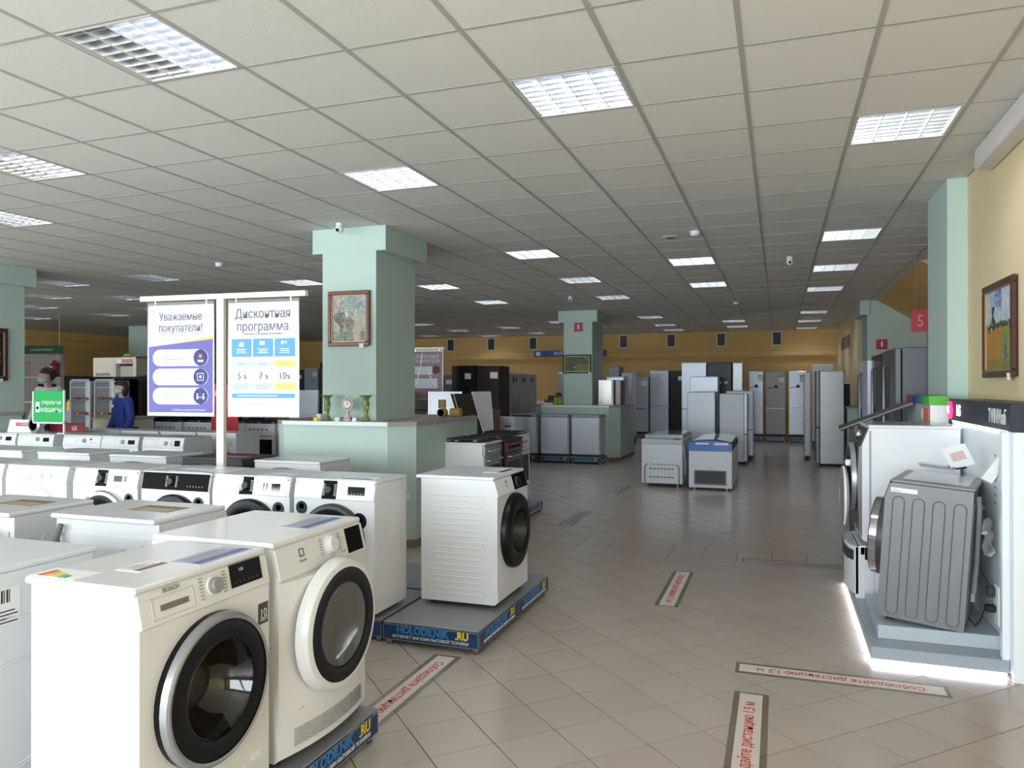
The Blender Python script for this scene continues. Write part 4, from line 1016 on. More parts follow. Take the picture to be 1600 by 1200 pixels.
# slate-grey washer, tilted back on its feet
LG_items = [('rect', 'black_band', -.285, .285, .006, .116, DGREY), ('dial', .0, .06, .034, CHROME, DGREY), ('rect', 'display', .1, .24, .03, .095, BLACKG)]
mG = washer('graphite washing machine leaning back on the white stand, ribbed side to the camera', (.63, 5.27, .185), math.radians(-106), .60, .45, .85, .72, .03, GRAPH, items=LG_items, panelm=GRAPH,
            dr=dict(R=.25, ri=.2, rg=.155, zc=.46, proj=.085, ring=DGREY, inner=BLACKG, trim=CHROME), side='plain', sides=(), overhang=.01, kick=True, back=dict(hose='side', mat=GRAPH))
mG.rotation_euler = (Matrix.Rotation(math.radians(-106), 3, 'Z') @ Matrix.Rotation(math.radians(-3.7), 3, 'X')).to_euler()
b = MB()
for k in range(4): b.tube([(.3, p[0], p[1]) for p in stadium(.075+.105*k, .40, .062, .70)], .0035, GRAPH, 6, True)
b.obj('side_embossing', mG)
MB().box(.3, .302, .03, .17, .775, .80, PAPER).box(.302, .3025, .035, .09, .780, .785, LGREY).box(.302, .3025, .035, .07, .790, .793, LGREY).obj('side_label', mG, smooth=0)
MB().box(-.27, .27, .08, .42, .852, .854, FILM).obj('protective_film', mG, smooth=0)
# white washer standing on a drawer-type mini washer
t = thing('mini_washer_pedestal', 'white mini washer pedestal under the white machine on the stand', 'washing machine', (.50, 6.06, .10), -Q)
MB().box(-.30, -.275, .0, .62, .0, .36, WHITE, .004).box(-.30, -.275, .05, .62, .28, .36, WHITE).box(-.30, .30, .03, .62, .30, .365, WHITE, .006).box(.27, .30, 0, .62, 0, .36, WHITE, .004).obj('body', t, smooth=0)
MB().box(.302-.001, .306, .06, .12, .03, .36, WHITE, .002).box(.302, .306, .165, .24, .03, .36, WHITE, .002).box(.302, .306, .06, .40, .27, .36, WHITE, .002).obj('side_frame', t, smooth=0)
MB().box(-.27, .268, .03, .6, .02, .29, STEELD, .004).obj('drawer', t, smooth=0)
MB().prism([(-.30, 0), (-.2, -.035), (0, -.05), (.2, -.035), (.3, 0), (.3, .02), (-.3, .02)], 'z', .03, .36, PLASW).obj('curved_front', t, smooth=40)
MB().prism([(-.28, -.01), (-.2, -.045), (0, -.060), (.2, -.045), (.28, -.01), (.28, .0), (-.28, .0)], 'z', .26, .33, DGREY).obj('control_strip', t, smooth=40)
mW = washer('large white washing machine on the mini washer, silver front seen edge-on', (.545, 6.06, .467), -Q, .60, .60, .84, .70, .045, WHITE, items=LG_items, panelm=STEELD,
            dr=dict(R=.25, ri=.2, rg=.155, zc=.45, proj=.06, ring=BLACKG, inner=BLACKG, trim=SILVER), side='plain', sides=(), overhang=.01, kick=True)
MB().prism([(0, .06), (0, .70), (-.018, .69), (-.03, .45), (-.018, .1), (0, .06)][::-1], 'x', -.298, .298, STEELD).obj('silver_front', mW, smooth=40)
MB().box(.298, .302, .045, .058, .05, .80, LGREY).obj('side_seam', mW, smooth=0)
MB().tube([(-.1, .62, .74), (-.13, .65, .72), (-.14, .66, .60), (-.16, .67, .50)], .02, HOSE, 10).cyl((-.1, .62, .75), 'z', .022, -.03, .02, CHROME, 12).obj('inlet_hose', mW)
b = MB(); b.box(-.27, .27, .04, .56, .841, .843, FILM); b.obj('protective_film', mW, smooth=0)
t = thing('open_porthole', 'white plastic-wrapped porthole cover hanging ajar before the white machine', 'cover', (.46, 5.93, .55), 0)
MB().lathe([(.21, .0), (.215, .012), (.19, .030), (.12, .040), (.0001, .042)], (-.03, 0, .24), 'x', PLASW, 40).obj('disc', t)
MB().lathe([(.21, -.004), (.19, -.006), (.19, .0)], (-.03, 0, .24), 'x', SILVER, 40).obj('ring', t)
MB().box(-.01, .05, -.02, .03, .455, .50, PLASW, .008).obj('hinge', t, smooth=0)
# papers, card and bag on the graphite machine
t = thing('manual_bag', 'clear bag with manuals lying on the graphite washing machine', 'bag', (.90, 5.15, 1.085), 0, rot=(0, .1, -.2))
MB().box(-.09, .09, -.06, .06, .0, .012, mat('manual_cover', (120, 124, 130), .4), .002).obj('manual', t, smooth=0)
MB().box(-.10, .10, -.07, .07, .012, .018, FILM, .002).tube([(.06, 0, .02), (.10, -.04, .012), (.15, -.05, .03)], .006, BLACK, 6).obj('film', t)
t = thing('price_card', 'white tilted price card with a pale pink print on the graphite machine', 'card', (1.03, 5.10, 1.10), 0, rot=(.5, -.35, -.35))
MB().box(-.065, .065, -.004, .0, 0, .15, PAPER, .001).box(-.035, .04, -.0055, -.004, .05, .11, mat('pale_pink_print', (216, 186, 186), .5)).obj('card', t, smooth=0)
t = thing('leaning_card', 'thin white curved card leaning beside the price card', 'card', (1.115, 5.0, 1.04), 0, rot=(.1, .35, -.9))
b = MB(); b.prism([(-.02, 0), (.05, .0), (.07, .06), (.055, .15), (.05, .17), (.035, .14), (.0, .05)], 'y', -.003, .003, PAPER); b.obj('card', t, smooth=0)
t = thing('plastic_bag', 'crumpled clear plastic bag hanging behind the graphite machine', 'bag', (1.115, 4.94, .62))
b = MB(); random.seed(3)
pts = [(0, 0, .2), (.025, -.01, .215), (.045, 0, .19), (.03, .015, .15), (.05, 0, .12), (.035, -.01, .07), (.06, 0, .02), (.03, .01, -.01), (.0, 0, .0), (-.01, -.01, .05), (.005, .01, .1), (-.012, 0, .15)]
b.prism([(p[0]-.02, p[2]) for p in pts], 'y', -.018, .018, glassy('milky_bag_film', (.88, .9, .92), .75, .25)); b.obj('film', t, smooth=60)
MB().tube([(-.03, 0, .12), (.0, 0, .125)], .008, PAPER, 8).obj('tie', t)
t = thing('wall_socket', 'white double socket with two black plugs low on the white stand panel', 'socket', (1.16, 4.93, .36))
MB().box(-.006, .012, -.05, .05, -.13, .09, PAPER, .005).obj('plate', t, smooth=0)
MB().box(-.06, -.006, -.02, .025, -.06, -.02, BLACK, .008).box(-.05, -.006, .0, .04, .02, .08, DGREY, .008).obj('plug', t, smooth=0)
tag(MB().tube([(1.02, 5.03, .30), (1.03, 5.0, .24), (1.06, 4.97, .20), (1.08, 4.95, .24), (1.10, 4.935, .31)], .004, BLACK, 6).obj('power_cord'), 'black power cord curling up from the stand to the lower plug', 'cord')
tag(MB().tube([(1.06, 5.35, .60), (1.11, 5.15, .52), (1.13, 5.0, .45), (1.13, 4.95, .41)], .004, DGREY, 6).obj('power_cord'), 'thin dark cord running down the white panel to the upper plug', 'cord')
t = thing('opened_box', 'small beige open fitting box behind the graphite machine', 'box', (1.07, 5.16, .30))
MB().box(-.02, .02, -.05, .05, 0, .16, OFFW, .004).box(-.024, -.018, -.03, .03, .03, .13, BROWN).obj('shell', t, smooth=0)
# neighbouring display with colour strip, and the slanting chrome-edged board
t = thing('colour_strip_display', 'display box with side shade painted in grey and a rainbow strip on top beside the TWINWash header', 'display stand', (0, 0, 0))
MB().box(1.06, 1.18, 6.32, 7.36, .0, 1.50, mat('shaded_display_box', (170, 172, 174), .5), .003).obj('box', t, smooth=0)  # grey colour paints in the shade of the aisle-facing side
cols = [(150, 40, 60), (120, 50, 110), (40, 60, 140), (40, 90, 160), (30, 130, 120), (70, 170, 70), (90, 180, 60)]
for k, c in enumerate(cols): MB().box(1.052, 1.182, 7.36-.149*(k+1), 7.36-.149*k, 1.435, 1.502, mat('strip_colour_%d' % k, c, .5)).obj('colour_panel', t, smooth=0)
MB().box(1.0575, 1.181, 6.314, 6.322, 1.435, 1.503, mat('strip_colour_6', cols[6], .5)).box(1.06, 1.18, 6.316, 6.32, 1.2, 1.435, PAPER).obj('front_end', t, smooth=0)  # white sheet paints the lit near end of the same box
b = MB(); b.lathe([(.05, -.003), (.0001, -.004)], (1.059, 6.62, 1.36), 'x', PAPER, 20); b.obj('round_badge', t)
MB().box(1.056, 1.06, 6.38, 6.56, 1.32, 1.41, mat('orange_badge', (222, 110, 80), .5)).obj('square_badge', t, smooth=0); 
t = thing('sloping_board', 'dark sloping board with a chrome edge above the white washing machine', 'board', (0, 0, 0))
b = MB(); b.add([(.50, 6.9, 1.225), (1.02, 6.9, 1.44), (1.02, 7.3, 1.44), (.50, 7.3, 1.225), (.50, 6.9, 1.205), (1.02, 6.9, 1.42), (1.02, 7.3, 1.42), (.50, 7.3, 1.205)], [(0, 1, 2, 3), (4, 5, 6, 7), (0, 1, 5, 4), (2, 3, 7, 6), (0, 3, 7, 4), (1, 2, 6, 5)], DGREY); b.obj('board', t, smooth=0)
MB().tube([(.485, 6.89, 1.21), (1.03, 6.89, 1.435)], .012, CHROME, 10).obj('chrome_edge', t)
MB().box(.56, .60, 6.95, 6.99, 0, 1.235, DGREY).box(.94, .98, 7.2, 7.24, 0, 1.39, DGREY).obj('post', t, smooth=0)

# ================================================================ signs and posters
def poster_stand(label, loc, rz, prints, zbar, bw=1.50, ph=.875, polez=0):
    t = thing('poster_stand', label, 'poster stand', loc, rz)
    PM = mat('cream_metal_profile', (232, 224, 206), .4)
    MB().box(-.033, .033, -.02, .02, polez, zbar, PM, .003).obj('pole', t, smooth=0)
    MB().box(-.22, .22, -.2, .2, 0, .015, PM, .004).obj('base', t, smooth=0)
    MB().box(-bw/2, bw/2, -.022, .022, zbar, zbar+.042, PM, .003).obj('crossbar', t, smooth=0)
    for k, fn in enumerate(prints):
        x = (-1 if k == 0 else 1)*.375
        o = MB().box(x-.305, x+.305, -.004, .004, zbar-.035-ph, zbar-.035, PAPER).box(x-.315, x+.315, -.0045, -.0042, zbar-.045-ph, zbar-.01, FILM).obj('poster', t, smooth=0)
        for dx in (-.24, .24): MB().box(x+dx-.008, x+dx+.008, -.003, .003, zbar-.04, zbar+.004, CHROME).obj('clip', t, smooth=0)
        fn(o, x, zbar-.035-ph, ph)
    return t
PURPLE = mat('violet_print', (88, 84, 158), .5); ORANGE = mat('orange_print', (244, 184, 90), .5); SKYB = mat('sky_blue_print', (78, 146, 200), .5)
PGREY = mat('pale_grey_print', (184, 187, 194), .5); PBLUE = mat('pale_blue_print', (180, 202, 224), .5); DVIO = mat('grey_violet_lettering', (96, 96, 124), .5); PYEL = mat('pale_orange_print', (246, 196, 100), .5)
def flat(o, poly, y, m, nm='print'):
    b = MB(); b.prism(poly, 'y', y, y+.0012, m); return b.obj(nm, o, smooth=0)
def lines(o, x, zs, w, y, m=LGREY, hgt=.006):
    b = MB()
    for k, z in enumerate(zs): b.box(x-w*(.5 if k % 2 == 0 else .42), x+w*(.5 if k % 2 == 0 else .42), y, y+.0012, z-hgt/2, z+hgt/2, m)
    b.obj('small_print', o, smooth=0)
def poster_left(o, x, z, h):
    Y = -.0058
    text('Уважаемые\nпокупатели!', .088, DVIO, o, (x, Y, z+.735), sx=.80, bold=.0006)
    lines(o, x, (z+.655, z+.637), .44, Y)
    flat(o, [(x-.30, z+.02), (x+.30, z+.02), (x+.30, z+.60), (x-.30, z+.545)], Y, PURPLE)
    flat(o, [(x-.30, z+.545), (x+.30, z+.60), (x+.30, z+.625), (x-.05, z+.572)], Y, ORANGE)
    for k in range(3):
        zc = z+.455-.152*k
        flat(o, [(p[0], p[1]) for p in stadium(x-.0, zc, .52, .132, 12)], Y-.0012, PAPER)
        b = MB(); b.lathe([(.058, Y-.0026), (.0001, Y-.0026)], (x+.19, 0, zc), 'y', PURPLE, 24); b.lathe([(.063, Y-.0024), (.066, Y-.0024)], (x+.19, 0, zc), 'y', PURPLE, 24); b.obj('round_icon', o)
        text(str(k+1), .07, ORANGE, o, (x-.215, Y-.0016, zc)); lines(o, x-.06, (zc+.02, zc, zc-.02) if k else (zc+.01, zc-.012), .2, Y-.0022)
        b = MB(); yy = Y-.0034
        if k == 0: b.lathe([(.017, yy), (.0001, yy)], (x+.19, 0, zc+.012), 'y', ORANGE, 14); b.box(x+.165, x+.215, yy, yy+.001, zc-.035, zc-.018, PAPER)
        if k == 1:
            for q in (-.03, .026): b.box(x+.19+q, x+.194+q, yy, yy+.001, zc-.03, zc+.03, PAPER); b.box(x+.16, x+.22, yy, yy+.001, zc+q, zc+q+.004, PAPER)
            b.lathe([(.014, yy), (.0001, yy)], (x+.19, 0, zc), 'y', PAPER, 12)
        if k == 2:
            for q in (-.028, .028): b.lathe([(.009, yy), (.0001, yy)], (x+.19+q, 0, zc+.014), 'y', PAPER, 12); b.box(x+.182+q, x+.198+q, yy, yy+.001, zc-.024, zc+.002, PAPER)
            b.box(x+.168, x+.212, yy, yy+.001, zc-.01, zc-.006, PAPER)
        b.obj('icon_drawing', o)
    text('С Заботой, команда HOLODILNIK.RU', .018, PAPER, o, (x+.08, Y-.0016, z+.04))
def poster_right(o, x, z, h):
    Y = -.0058
    text('Дисконтная\nпрограмма', .098, DVIO, o, (x-.005, Y, z+.735), sx=.86, bold=.0006)
    text('Вам-знак, участникам программы!', .020, GPRINT, o, (x, Y, z+.632))
    for k in range(3):
        xc = x-.19+.19*k
        flat(o, [(p[0], p[1]) for p in [(xc-.088, z+.455), (xc+.088, z+.455), (xc+.088, z+.595), (xc-.088, z+.595)]], Y, SKYB)
        b = MB(); yy = Y-.0012
        if k == 0: b.box(xc-.02, xc+.02, yy, yy+.001, z+.535, z+.565, PAPER); b.tube([(xc-.01, yy, z+.565), (xc, yy, z+.58), (xc+.01, yy, z+.565)], .0015, PAPER, 4)
        if k == 1: b.box(xc-.028, xc+.015, yy, yy+.001, z+.545, z+.575, PAPER); b.lathe([(.012, yy), (.0001, yy)], (xc+.015, 0, z+.54), 'y', PBLUE, 12)
        if k == 2: b.lathe([(.012, yy), (.0001, yy)], (xc+.01, 0, z+.565), 'y', PAPER, 12); b.box(xc-.03, xc-.008, yy, yy+.001, z+.548, z+.574, PAPER)
        for q in range(3): b.box(xc-.045+.01*(q % 2), xc+.045-.01*(q % 2), yy, yy+.001, z+.512-.014*q, z+.517-.014*q, PAPER)
        b.obj('icon', o)
        m1, m2 = ((PBLUE, PBLUE), (PGREY, PGREY), (PYEL, PYEL))[k]
        flat(o, [(xc-.088, z+.375), (xc+.088, z+.375), (xc+.088, z+.425), (xc-.088, z+.425)], Y, m1); flat(o, [(xc-.088, z+.195), (xc+.088, z+.195), (xc+.088, z+.255), (xc-.088, z+.255)], Y, m2)
        text(('Скидка', 'Скидка', 'Скидка')[k] if 0 else ('5', '7', '10')[k], .078, DVIO, o, (xc-.02, Y-.0016, z+.305), sx=.9); text('%', .048, DVIO, o, (xc+.032, Y-.0016, z+.298))
        lines(o, xc, (z+.40,), .07, Y-.0014); lines(o, xc, (z+.235, z+.215), .12, Y-.0014, hgt=.004); lines(o, xc, (z+.352,), .05, Y, hgt=.004)
    flat(o, [(p[0], p[1]) for p in stadium(x, z+.155, .56, .036, 8)], Y, SKYB); lines(o, x-.05, (z+.155,), .36, Y-.0014, PAPER)
    lines(o, x, (z+.105, z+.09), .46, Y, hgt=.004); lines(o, x-.06, (z+.045, z+.032), .38, Y, hgt=.003)
poster_stand('cream poster stand with two posters rising behind the third row of machines', (-4.11, 4.80, .142), math.radians(4), (poster_left, poster_right), 2.12)
MAUVE = mat('mauve_brown_print', (112, 72, 84), .4)
def poster_mauve(o, x, z, h):
    Y = -.0058
    flat(o, [(x-.30, z+.0), (x+.30, z+.0), (x+.30, z+h), (x-.30, z+h)], Y, MAUVE)
    text('УВАЖАЕМЫЕ\nПОКУПАТЕЛИ!', .085, PGREY, o, (x, Y-.0016, z+h-.14), sx=.85, bold=.001)
    flat(o, [(x-.25, z+.45), (x+.1, z+.45), (x+.1, z+.60), (x-.25, z+.60)], Y-.0012, PGREY); flat(o, [(x-.25, z+.2), (x+.2, z+.2), (x+.2, z+.38), (x-.25, z+.38)], Y-.0012, PGREY)
    b = MB(); b.lathe([(.075, Y-.002), (.0001, Y-.002)], (x+.18, 0, z+.54), 'y', DREDP, 20); b.obj('round_icon', o)
    b = MB(); b.tube([(x-.22, Y-.003, z+.25), (x-.12, Y-.003, z+.62), (x-.1, Y-.003, z+.85)], .012, PAPER, 5); b.tube([(x+.0, Y-.003, z+.6), (x+.1, Y-.003, z+.32), (x+.22, Y-.003, z+.22)], .012, PAPER, 5); b.obj('white_stroke', o)
poster_stand('mauve poster on a cream stand just right of the painted column', (-6.45, 12.5, 0), math.radians(2), (poster_mauve, poster_mauve), 2.25, 1.42)

def board_sign(label, loc, rz, w, h, m, items, post=None, name='hanging_sign', th=.012, hang=None, cat='sign'):
    t = thing(name, label, cat, loc, rz)
    o = MB().box(-w/2, w/2, -th/2, th/2, 0, h, m, .002).obj('board', t, smooth=0)
    for (s, sz, mm, x, z, sx) in items: text(s, sz, mm, o, (x, -th/2-.0012, z), sx=sx, bold=.0002)
    if hang:
        for x in (-w*.42, w*.42): MB().tube([(x, 0, h), (x, 0, hang)], .003, SILVER, 5).obj('wire', t)
    return t, o
# green washing-machine sign on its post
t, o = board_sign('bright green sign reading стиральные машины on a white post above the fifth row', (-8.60, 6.95, 1.135), 0, .50, .385, GREENS, [('стиральные', .074, WPRINT, .05, .245, .78), ('машины', .098, WPRINT, .045, .155, .92)])
MB().box(-.215, -.15, -.0075, -.006, .12, .25, PAPER).obj('washer_icon', o, smooth=0); b = MB(); b.lathe([(.020, -.009), (.0001, -.009)], (-.183, 0, .175), 'y', mat('icon_slate', (60, 96, 110), .5), 16); b.obj('icon_drum', o)
MB().box(.25, .27, -.012, .012, -.142, .40, PLASW, .003).box(-.27, -.25, -.012, .012, -.02, .385, PLASW, .003).box(-.27, .27, -.012, .012, -.02, .0, PLASW, .003).box(.2, .32, -.05, .05, -.142, -.13, PLASW).obj('post', t, smooth=0)
# white tilted sign with a round magnet, red sign behind
t = thing('counter_sign', 'white tilted sign with a red word and a round silver ring, on the fifth row', 'sign', (-9.12, 7.0, .993))
b = MB(); b.prism([(0, 0), (.04, .16), (.055, .16), (.12, 0)], 'x', -.27, .25, PAPER); b.obj('board', t, smooth=0)
MB().box(-.13, .16, .012, .022, .08, .125, REDP).obj('red_band', t, rot=(0, 0, 0), smooth=0)
text('С ОТЖИМОМ', .045, PAPER, t, (.01, .006, .103), (Q, 0, 0), sx=.8); 
MB().lathe([(.10, -.03), (.07, -.045), (.07, -.03)], (.24, 0, .10), 'y', SILVER, 28).box(.20, .28, -.035, -.01, 0, .02, SILVER).obj('ring', t)
t, o = board_sign('dark red sign board lying behind the green sign post', (-8.62, 7.22, .993), 0, .60, .12, DREDP, [('LG', .07, PAPER, .14, .05, 1)])
t, o = board_sign('red board with white letters seen between the two posters', (-7.9, 9.3, 0), 0, .5, 1.62, REDP, [('ОВ', .16, PAPER, -.08, 1.46, .9), ('ТЫ', .15, PAPER, -.05, 1.30, .9)], name='sign_board')
# blue hanging sign at the back
t, o = board_sign('long dark blue hanging sign partly hidden by the far green column', (-5.13, 19.0, 2.35), 0, 1.96, .16, BLUES, [('ХОЛОДИЛЬНИКИ', .11, PBLUE, .0, .08, .9)], hang=.84)
MB().box(-.92, -.80, -.009, -.006, .03, .13, PBLUE).obj('fridge_icon', o, smooth=0)
t, o = board_sign('dark green hanging sign high over the kitchen corner at far left', (-15.3, 12.2, 2.30), .1, 1.1, .18, DGREEN, [('кухонная мебель', .08, LGREY, 0, .09, .9)], hang=.9)
t, o = board_sign('burgundy sign with the number 5 hanging beside the stair underside', (1.78, 10.0, 2.22), math.radians(-8), .60, .26, REDP, [('5', .2, mat('pink_lettering', (222, 120, 130), .5), -.2, .12, .8), ('касса', .085, mat('pink_lettering'), .08, .18, 1), ('оплата', .085, mat('pink_lettering'), .08, .08, 1)], hang=.95)
t, o = board_sign('faded burgundy sign flat on the far right ochre wall', (1.565, 20.6, 2.52), -Q, 2.2, .28, mat('faded_mauve_print', (140, 92, 84), .6), [('телевизоры', .16, LGREY, 0, .14, 1)], name='wall_sign')
for (lab, x, y, z, rz) in (('red fire extinguisher sign high on the far green column', -4.07, 15.79, 2.755, 0), ('red fire extinguisher sign on the green wall by the alcove fridges', 1.84, 15.79, 2.27, 0)):
    t, o = board_sign(lab, (x, y, z), rz, .19, .19, REDP, [], name='fire_sign')
    MB().box(-.016, .016, -.009, -.006, .05, .13, PAPER).box(-.008, .012, -.009, -.006, .13, .155, PAPER).obj('extinguisher_symbol', o, smooth=0)

# ================================================================ paintings
def canvas(name, parent, w, h, res, fn, y):
    nx = res; nz = max(2, int(res*h/w)); v = []; f = []; cols = []
    for j in range(nz+1):
        for i in range(nx+1): v.append((-w/2+w*i/nx, y, h*j/nz))
    for j in range(nz):
        for i in range(nx): a = j*(nx+1)+i; f.append((a, a+1, a+nx+2, a+nx+1)); cols.append(fn((i+.5)/nx, (j+.5)/nz))
    me = bpy.data.meshes.new(name); me.from_pydata(v, [], f)
    ca = me.color_attributes.new('paint', 'FLOAT_COLOR', 'CORNER'); arr = []
    for c in cols: arr += list(S(*c))*4
    ca.data.foreach_set('color', arr)
    if 'painted_canvas' not in MATS:
        m = bpy.data.materials.new('painted_canvas'); m.use_nodes = True; MATS['painted_canvas'] = m
        a = m.node_tree.nodes.new('ShaderNodeAttribute'); a.attribute_name = 'paint'; m.node_tree.links.new(a.outputs['Color'], m.node_tree.nodes['Principled BSDF'].inputs['Base Color']); m.node_tree.nodes['Principled BSDF'].inputs['Roughness'].default_value = .55
    me.materials.append(MATS['painted_canvas']); o = bpy.data.objects.new(name, me); COL.objects.link(o); o.parent = parent; return o
def mixc(a, b, t): return tuple(a[k]*(1-t)+b[k]*t for k in range(3))
def vn(x, y, s=0): n = math.sin(x*12.9898+y*78.233+s*37.7)*43758.5453; return n-math.floor(n)
def sn(x, y, s=0):
    xi, yi = math.floor(x), math.floor(y); fx, fy = x-xi, y-yi; fx = fx*fx*(3-2*fx); fy = fy*fy*(3-2*fy)
    return (vn(xi, yi, s)*(1-fx)+vn(xi+1, yi, s)*fx)*(1-fy)+(vn(xi, yi+1, s)*(1-fx)+vn(xi+1, yi+1, s)*fx)*fy
def el(u, v, cx, cy, rx, ry): return ((u-cx)/rx)**2+((v-cy)/ry)**2 < 1
def p_grove(u, v):
    u += (sn(u*22, v*26, 11)-.5)*.09; v += (sn(u*20, v*24, 12)-.5)*.09
    n = sn(u*14, v*18, 1); n2 = sn(u*30, v*36, 2)
    c = mixc((198, 190, 176), (176, 180, 168), n)
    if v > .55: c = mixc((120, 138, 138), (176, 186, 182), n2*.7+n*.3)
    if v > .6 and u < .22: c = mixc((216, 186, 170), (180, 150, 130), n)
    if el(u, v, .24, .52, .2, .12) : c = mixc((74, 66, 66), (112, 104, 100), n2)
    if .2 < u < .32 and .18 < v < .45 and n > .3: c = (92, 94, 88)
    if el(u, v, .52, .40, .16, .14) or (.42 < u < .58 and .16 < v < .35 and n2 > .35): c = mixc((110, 96, 84), (150, 134, 120), n2)
    if v < .22: c = mixc((96, 120, 84), (150, 160, 130), n2)
    if el(u, v, .42, .62, .07, .1): c = (206, 208, 196)
    if abs(u-.72) < .05+.10*(.62-v) and v < .62: c = mixc((226, 202, 184), (206, 172, 156), n2)
    if el(u, v, .70, .62, .05, .06): c = (200, 186, 172)
    return mixc(c, (80+160*n2, 84+156*n2, 84+146*n2), .34)
def p_field(u, v):
    u += (sn(u*22, v*26, 13)-.5)*.07; v += (sn(u*20, v*24, 14)-.5)*.06
    n = sn(u*12, v*16, 3); n2 = sn(u*34, v*40, 4)
    if v > .5+.03*n:
        c = mixc((206, 210, 214), (168, 178, 190), n)
        if abs(u-.47) < .12 and v > .78 and n2 > .35: c = (86, 116, 176)
        if v < .56+.06*n2 and n2 > .25: c = (58, 66, 44)
        if abs(u-.28) < .06-.05*(v-.5)*1.6 and v < .80: c = (52, 64, 56)
    else:
        c = mixc((196, 132, 46), (160, 110, 44), n2) if u < .55-.3*(.5-v)+.3*n*.4 else mixc((120, 128, 60), (160, 150, 76), n2)
        if v < .15: c = mixc(c, (110, 116, 50), .6)
        if el(u, v, .74, .25, .06, .12): c = (92, 98, 112)
    return mixc(c, (60+170*n2,)*3, .10)
def p_meadow(u, v):
    n = sn(u*16, v*10, 5); n2 = sn(u*40, v*26, 6); c = mixc((52, 72, 52), (96, 112, 84), n)
    if v < .5 and u > .45: c = mixc((128, 128, 60), (96, 104, 52), n2)
    if n2 > .82: c = (196, 204, 196)
    return c
def p_flowers(u, v):
    n = sn(u*10, v*14, 7); n2 = sn(u*26, v*30, 8); c = mixc((22, 16, 14), (44, 30, 26), n)
    if el(u, v, .6, .52, .3, .14): c = mixc((206, 96, 44), (170, 60, 36), n2)
    if el(u, v, .62, .34, .3, .13): c = mixc((96, 110, 40), (60, 76, 30), n2)
    if el(u, v, .55, .18, .22, .14): c = mixc((60, 66, 84), (110, 110, 80), n2)
    return c
def painting(label, loc, rz, w, h, fw, m, fn, res, tagx=.75):
    t = thing('framed_painting', label, 'painting', loc, rz)
    MB().box(-w/2+.005, w/2-.005, -.012, 0, .005, h-.005, BLACK).obj('backing', t, smooth=0)
    b = MB()
    for (x0, x1, z0, z1) in ((-w/2, w/2, 0, fw), (-w/2, w/2, h-fw, h), (-w/2, -w/2+fw, fw, h-fw), (w/2-fw, w/2, fw, h-fw)): b.box(x0, x1, -.035, -.004, z0, z1, m, .007)
    b.obj('frame', t, smooth=0)
    b = MB(); e = fw; k = .008
    for (x0, x1, z0, z1) in ((-w/2+e, w/2-e, e, e+k), (-w/2+e, w/2-e, h-e-k, h-e), (-w/2+e, -w/2+e+k, e, h-e), (w/2-e-k, w/2-e, e, h-e)): b.box(x0, x1, -.026, -.014, z0, z1, mat('gilt_inner_slip', (170, 140, 96), .35, .4))
    b.obj('inner_slip', t, smooth=0)
    o = canvas('canvas', t, w-2*fw, h-2*fw, res, fn, -.016); o.location = (0, 0, fw)
    MB().box(w*(tagx-.5)-.025, w*(tagx-.5)+.025, -.04, -.034, -.02, .025, PAPER).obj('name_tag', t, smooth=0)
painting('framed painting of riders under a pale tree on the front of the nearest column', (-4.143, 6.727, 1.99), 0, .49, .565, .042, BRWOODF, p_grove, 64, .82)
painting('tall framed painting of a golden field under pale sky on the right wall', (1.388, 5.77, 1.635), -Q, .735, .625+.01, .045, WOODF, p_field, 64, .9)
painting('small dark-framed meadow painting on the far green column', (-4.10, 15.797, 1.856), 0, .625, .40, .032, BLACK, p_meadow, 44, .95)
painting('dark framed still life of orange flowers at the left edge of the photo', (-9.848, 7.08, 1.66), Q, .50, .70, .05, WOODF, p_flowers, 40, .8)

# ================================================================ small things on the plinths
def vase(label, x, tagm):
    t = thing('green_vase', label, 'vase', (x, 6.60, 1.232))
    prof = [(.0001, 0), (.040, .002), (.046, .012), (.030, .035), (.020, .06), (.024, .10), (.032, .15), (.034, .18), (.026, .205), (.030, .225), (.052, .25), (.050, .257), (.028, .235), (.02, .2)]
    MB().lathe(prof, (0, 0, 0), 'z', VASEG, 24).obj('body', t)
    b = MB()
    for k in range(5):
        a = 2*PI*k/5; b.blob((.048*math.cos(a), .048*math.sin(a), .252), .018, .018, .009, VASEG, 8, 6)
    for k in range(6): b.blob((.03*math.cos(k*1.9), .03*math.sin(k*1.9), .06+.025*k), .011, .011, .013, mat('pale_relief', (190, 186, 150), .5), 8, 6)
    b.obj('relief_flowers', t)
    return t
vase('green ceramic vase with a frilled rim, left of the pale clock', -4.33, YEL)
vase('green ceramic vase with a frilled rim, right of the pale clock', -3.88, PAPER)
for (x, m, lab, w) in ((-4.405, YEL, 'yellow price tag at the foot of the left green vase', .05), (-4.155, PAPER, 'white price tag at the foot of the pale clock', .05), (-3.96, PAPER, 'white price tag left of the right green vase', .045)):
    tag(MB().prism([(0, 0), (.012, .035), (.016, .035), (.03, 0)], 'x', x-w/2, x+w/2, m).obj('price_tag', loc=(0, 6.50, 1.232), smooth=0), lab, 'price tag')
t = thing('mantel_clock', 'pale ornate porcelain clock between the two green vases', 'clock', (-4.10, 6.62, 1.232))
b = MB(); b.lathe([(.0001, 0), (.058, .0), (.055, .02), (.036, .035), (.018, .07), (.024, .09)], (0, 0, 0), 'z', PORC, 24)
for k in range(12): a = 2*PI*k/12; b.blob((.055*math.cos(a), 0, .165+.062*math.sin(a)), .016, .014, .018, PORC, 8, 6)
b.blob((0, 0, .238), .014, .012, .022, PORC, 8, 6)
for k in range(4): b.blob((-.05+.033*k, -.02, .022), .016, .014, .014, mat('gilt_feet', (120, 96, 70), .4, .4), 8, 6)
b.obj('case', t)
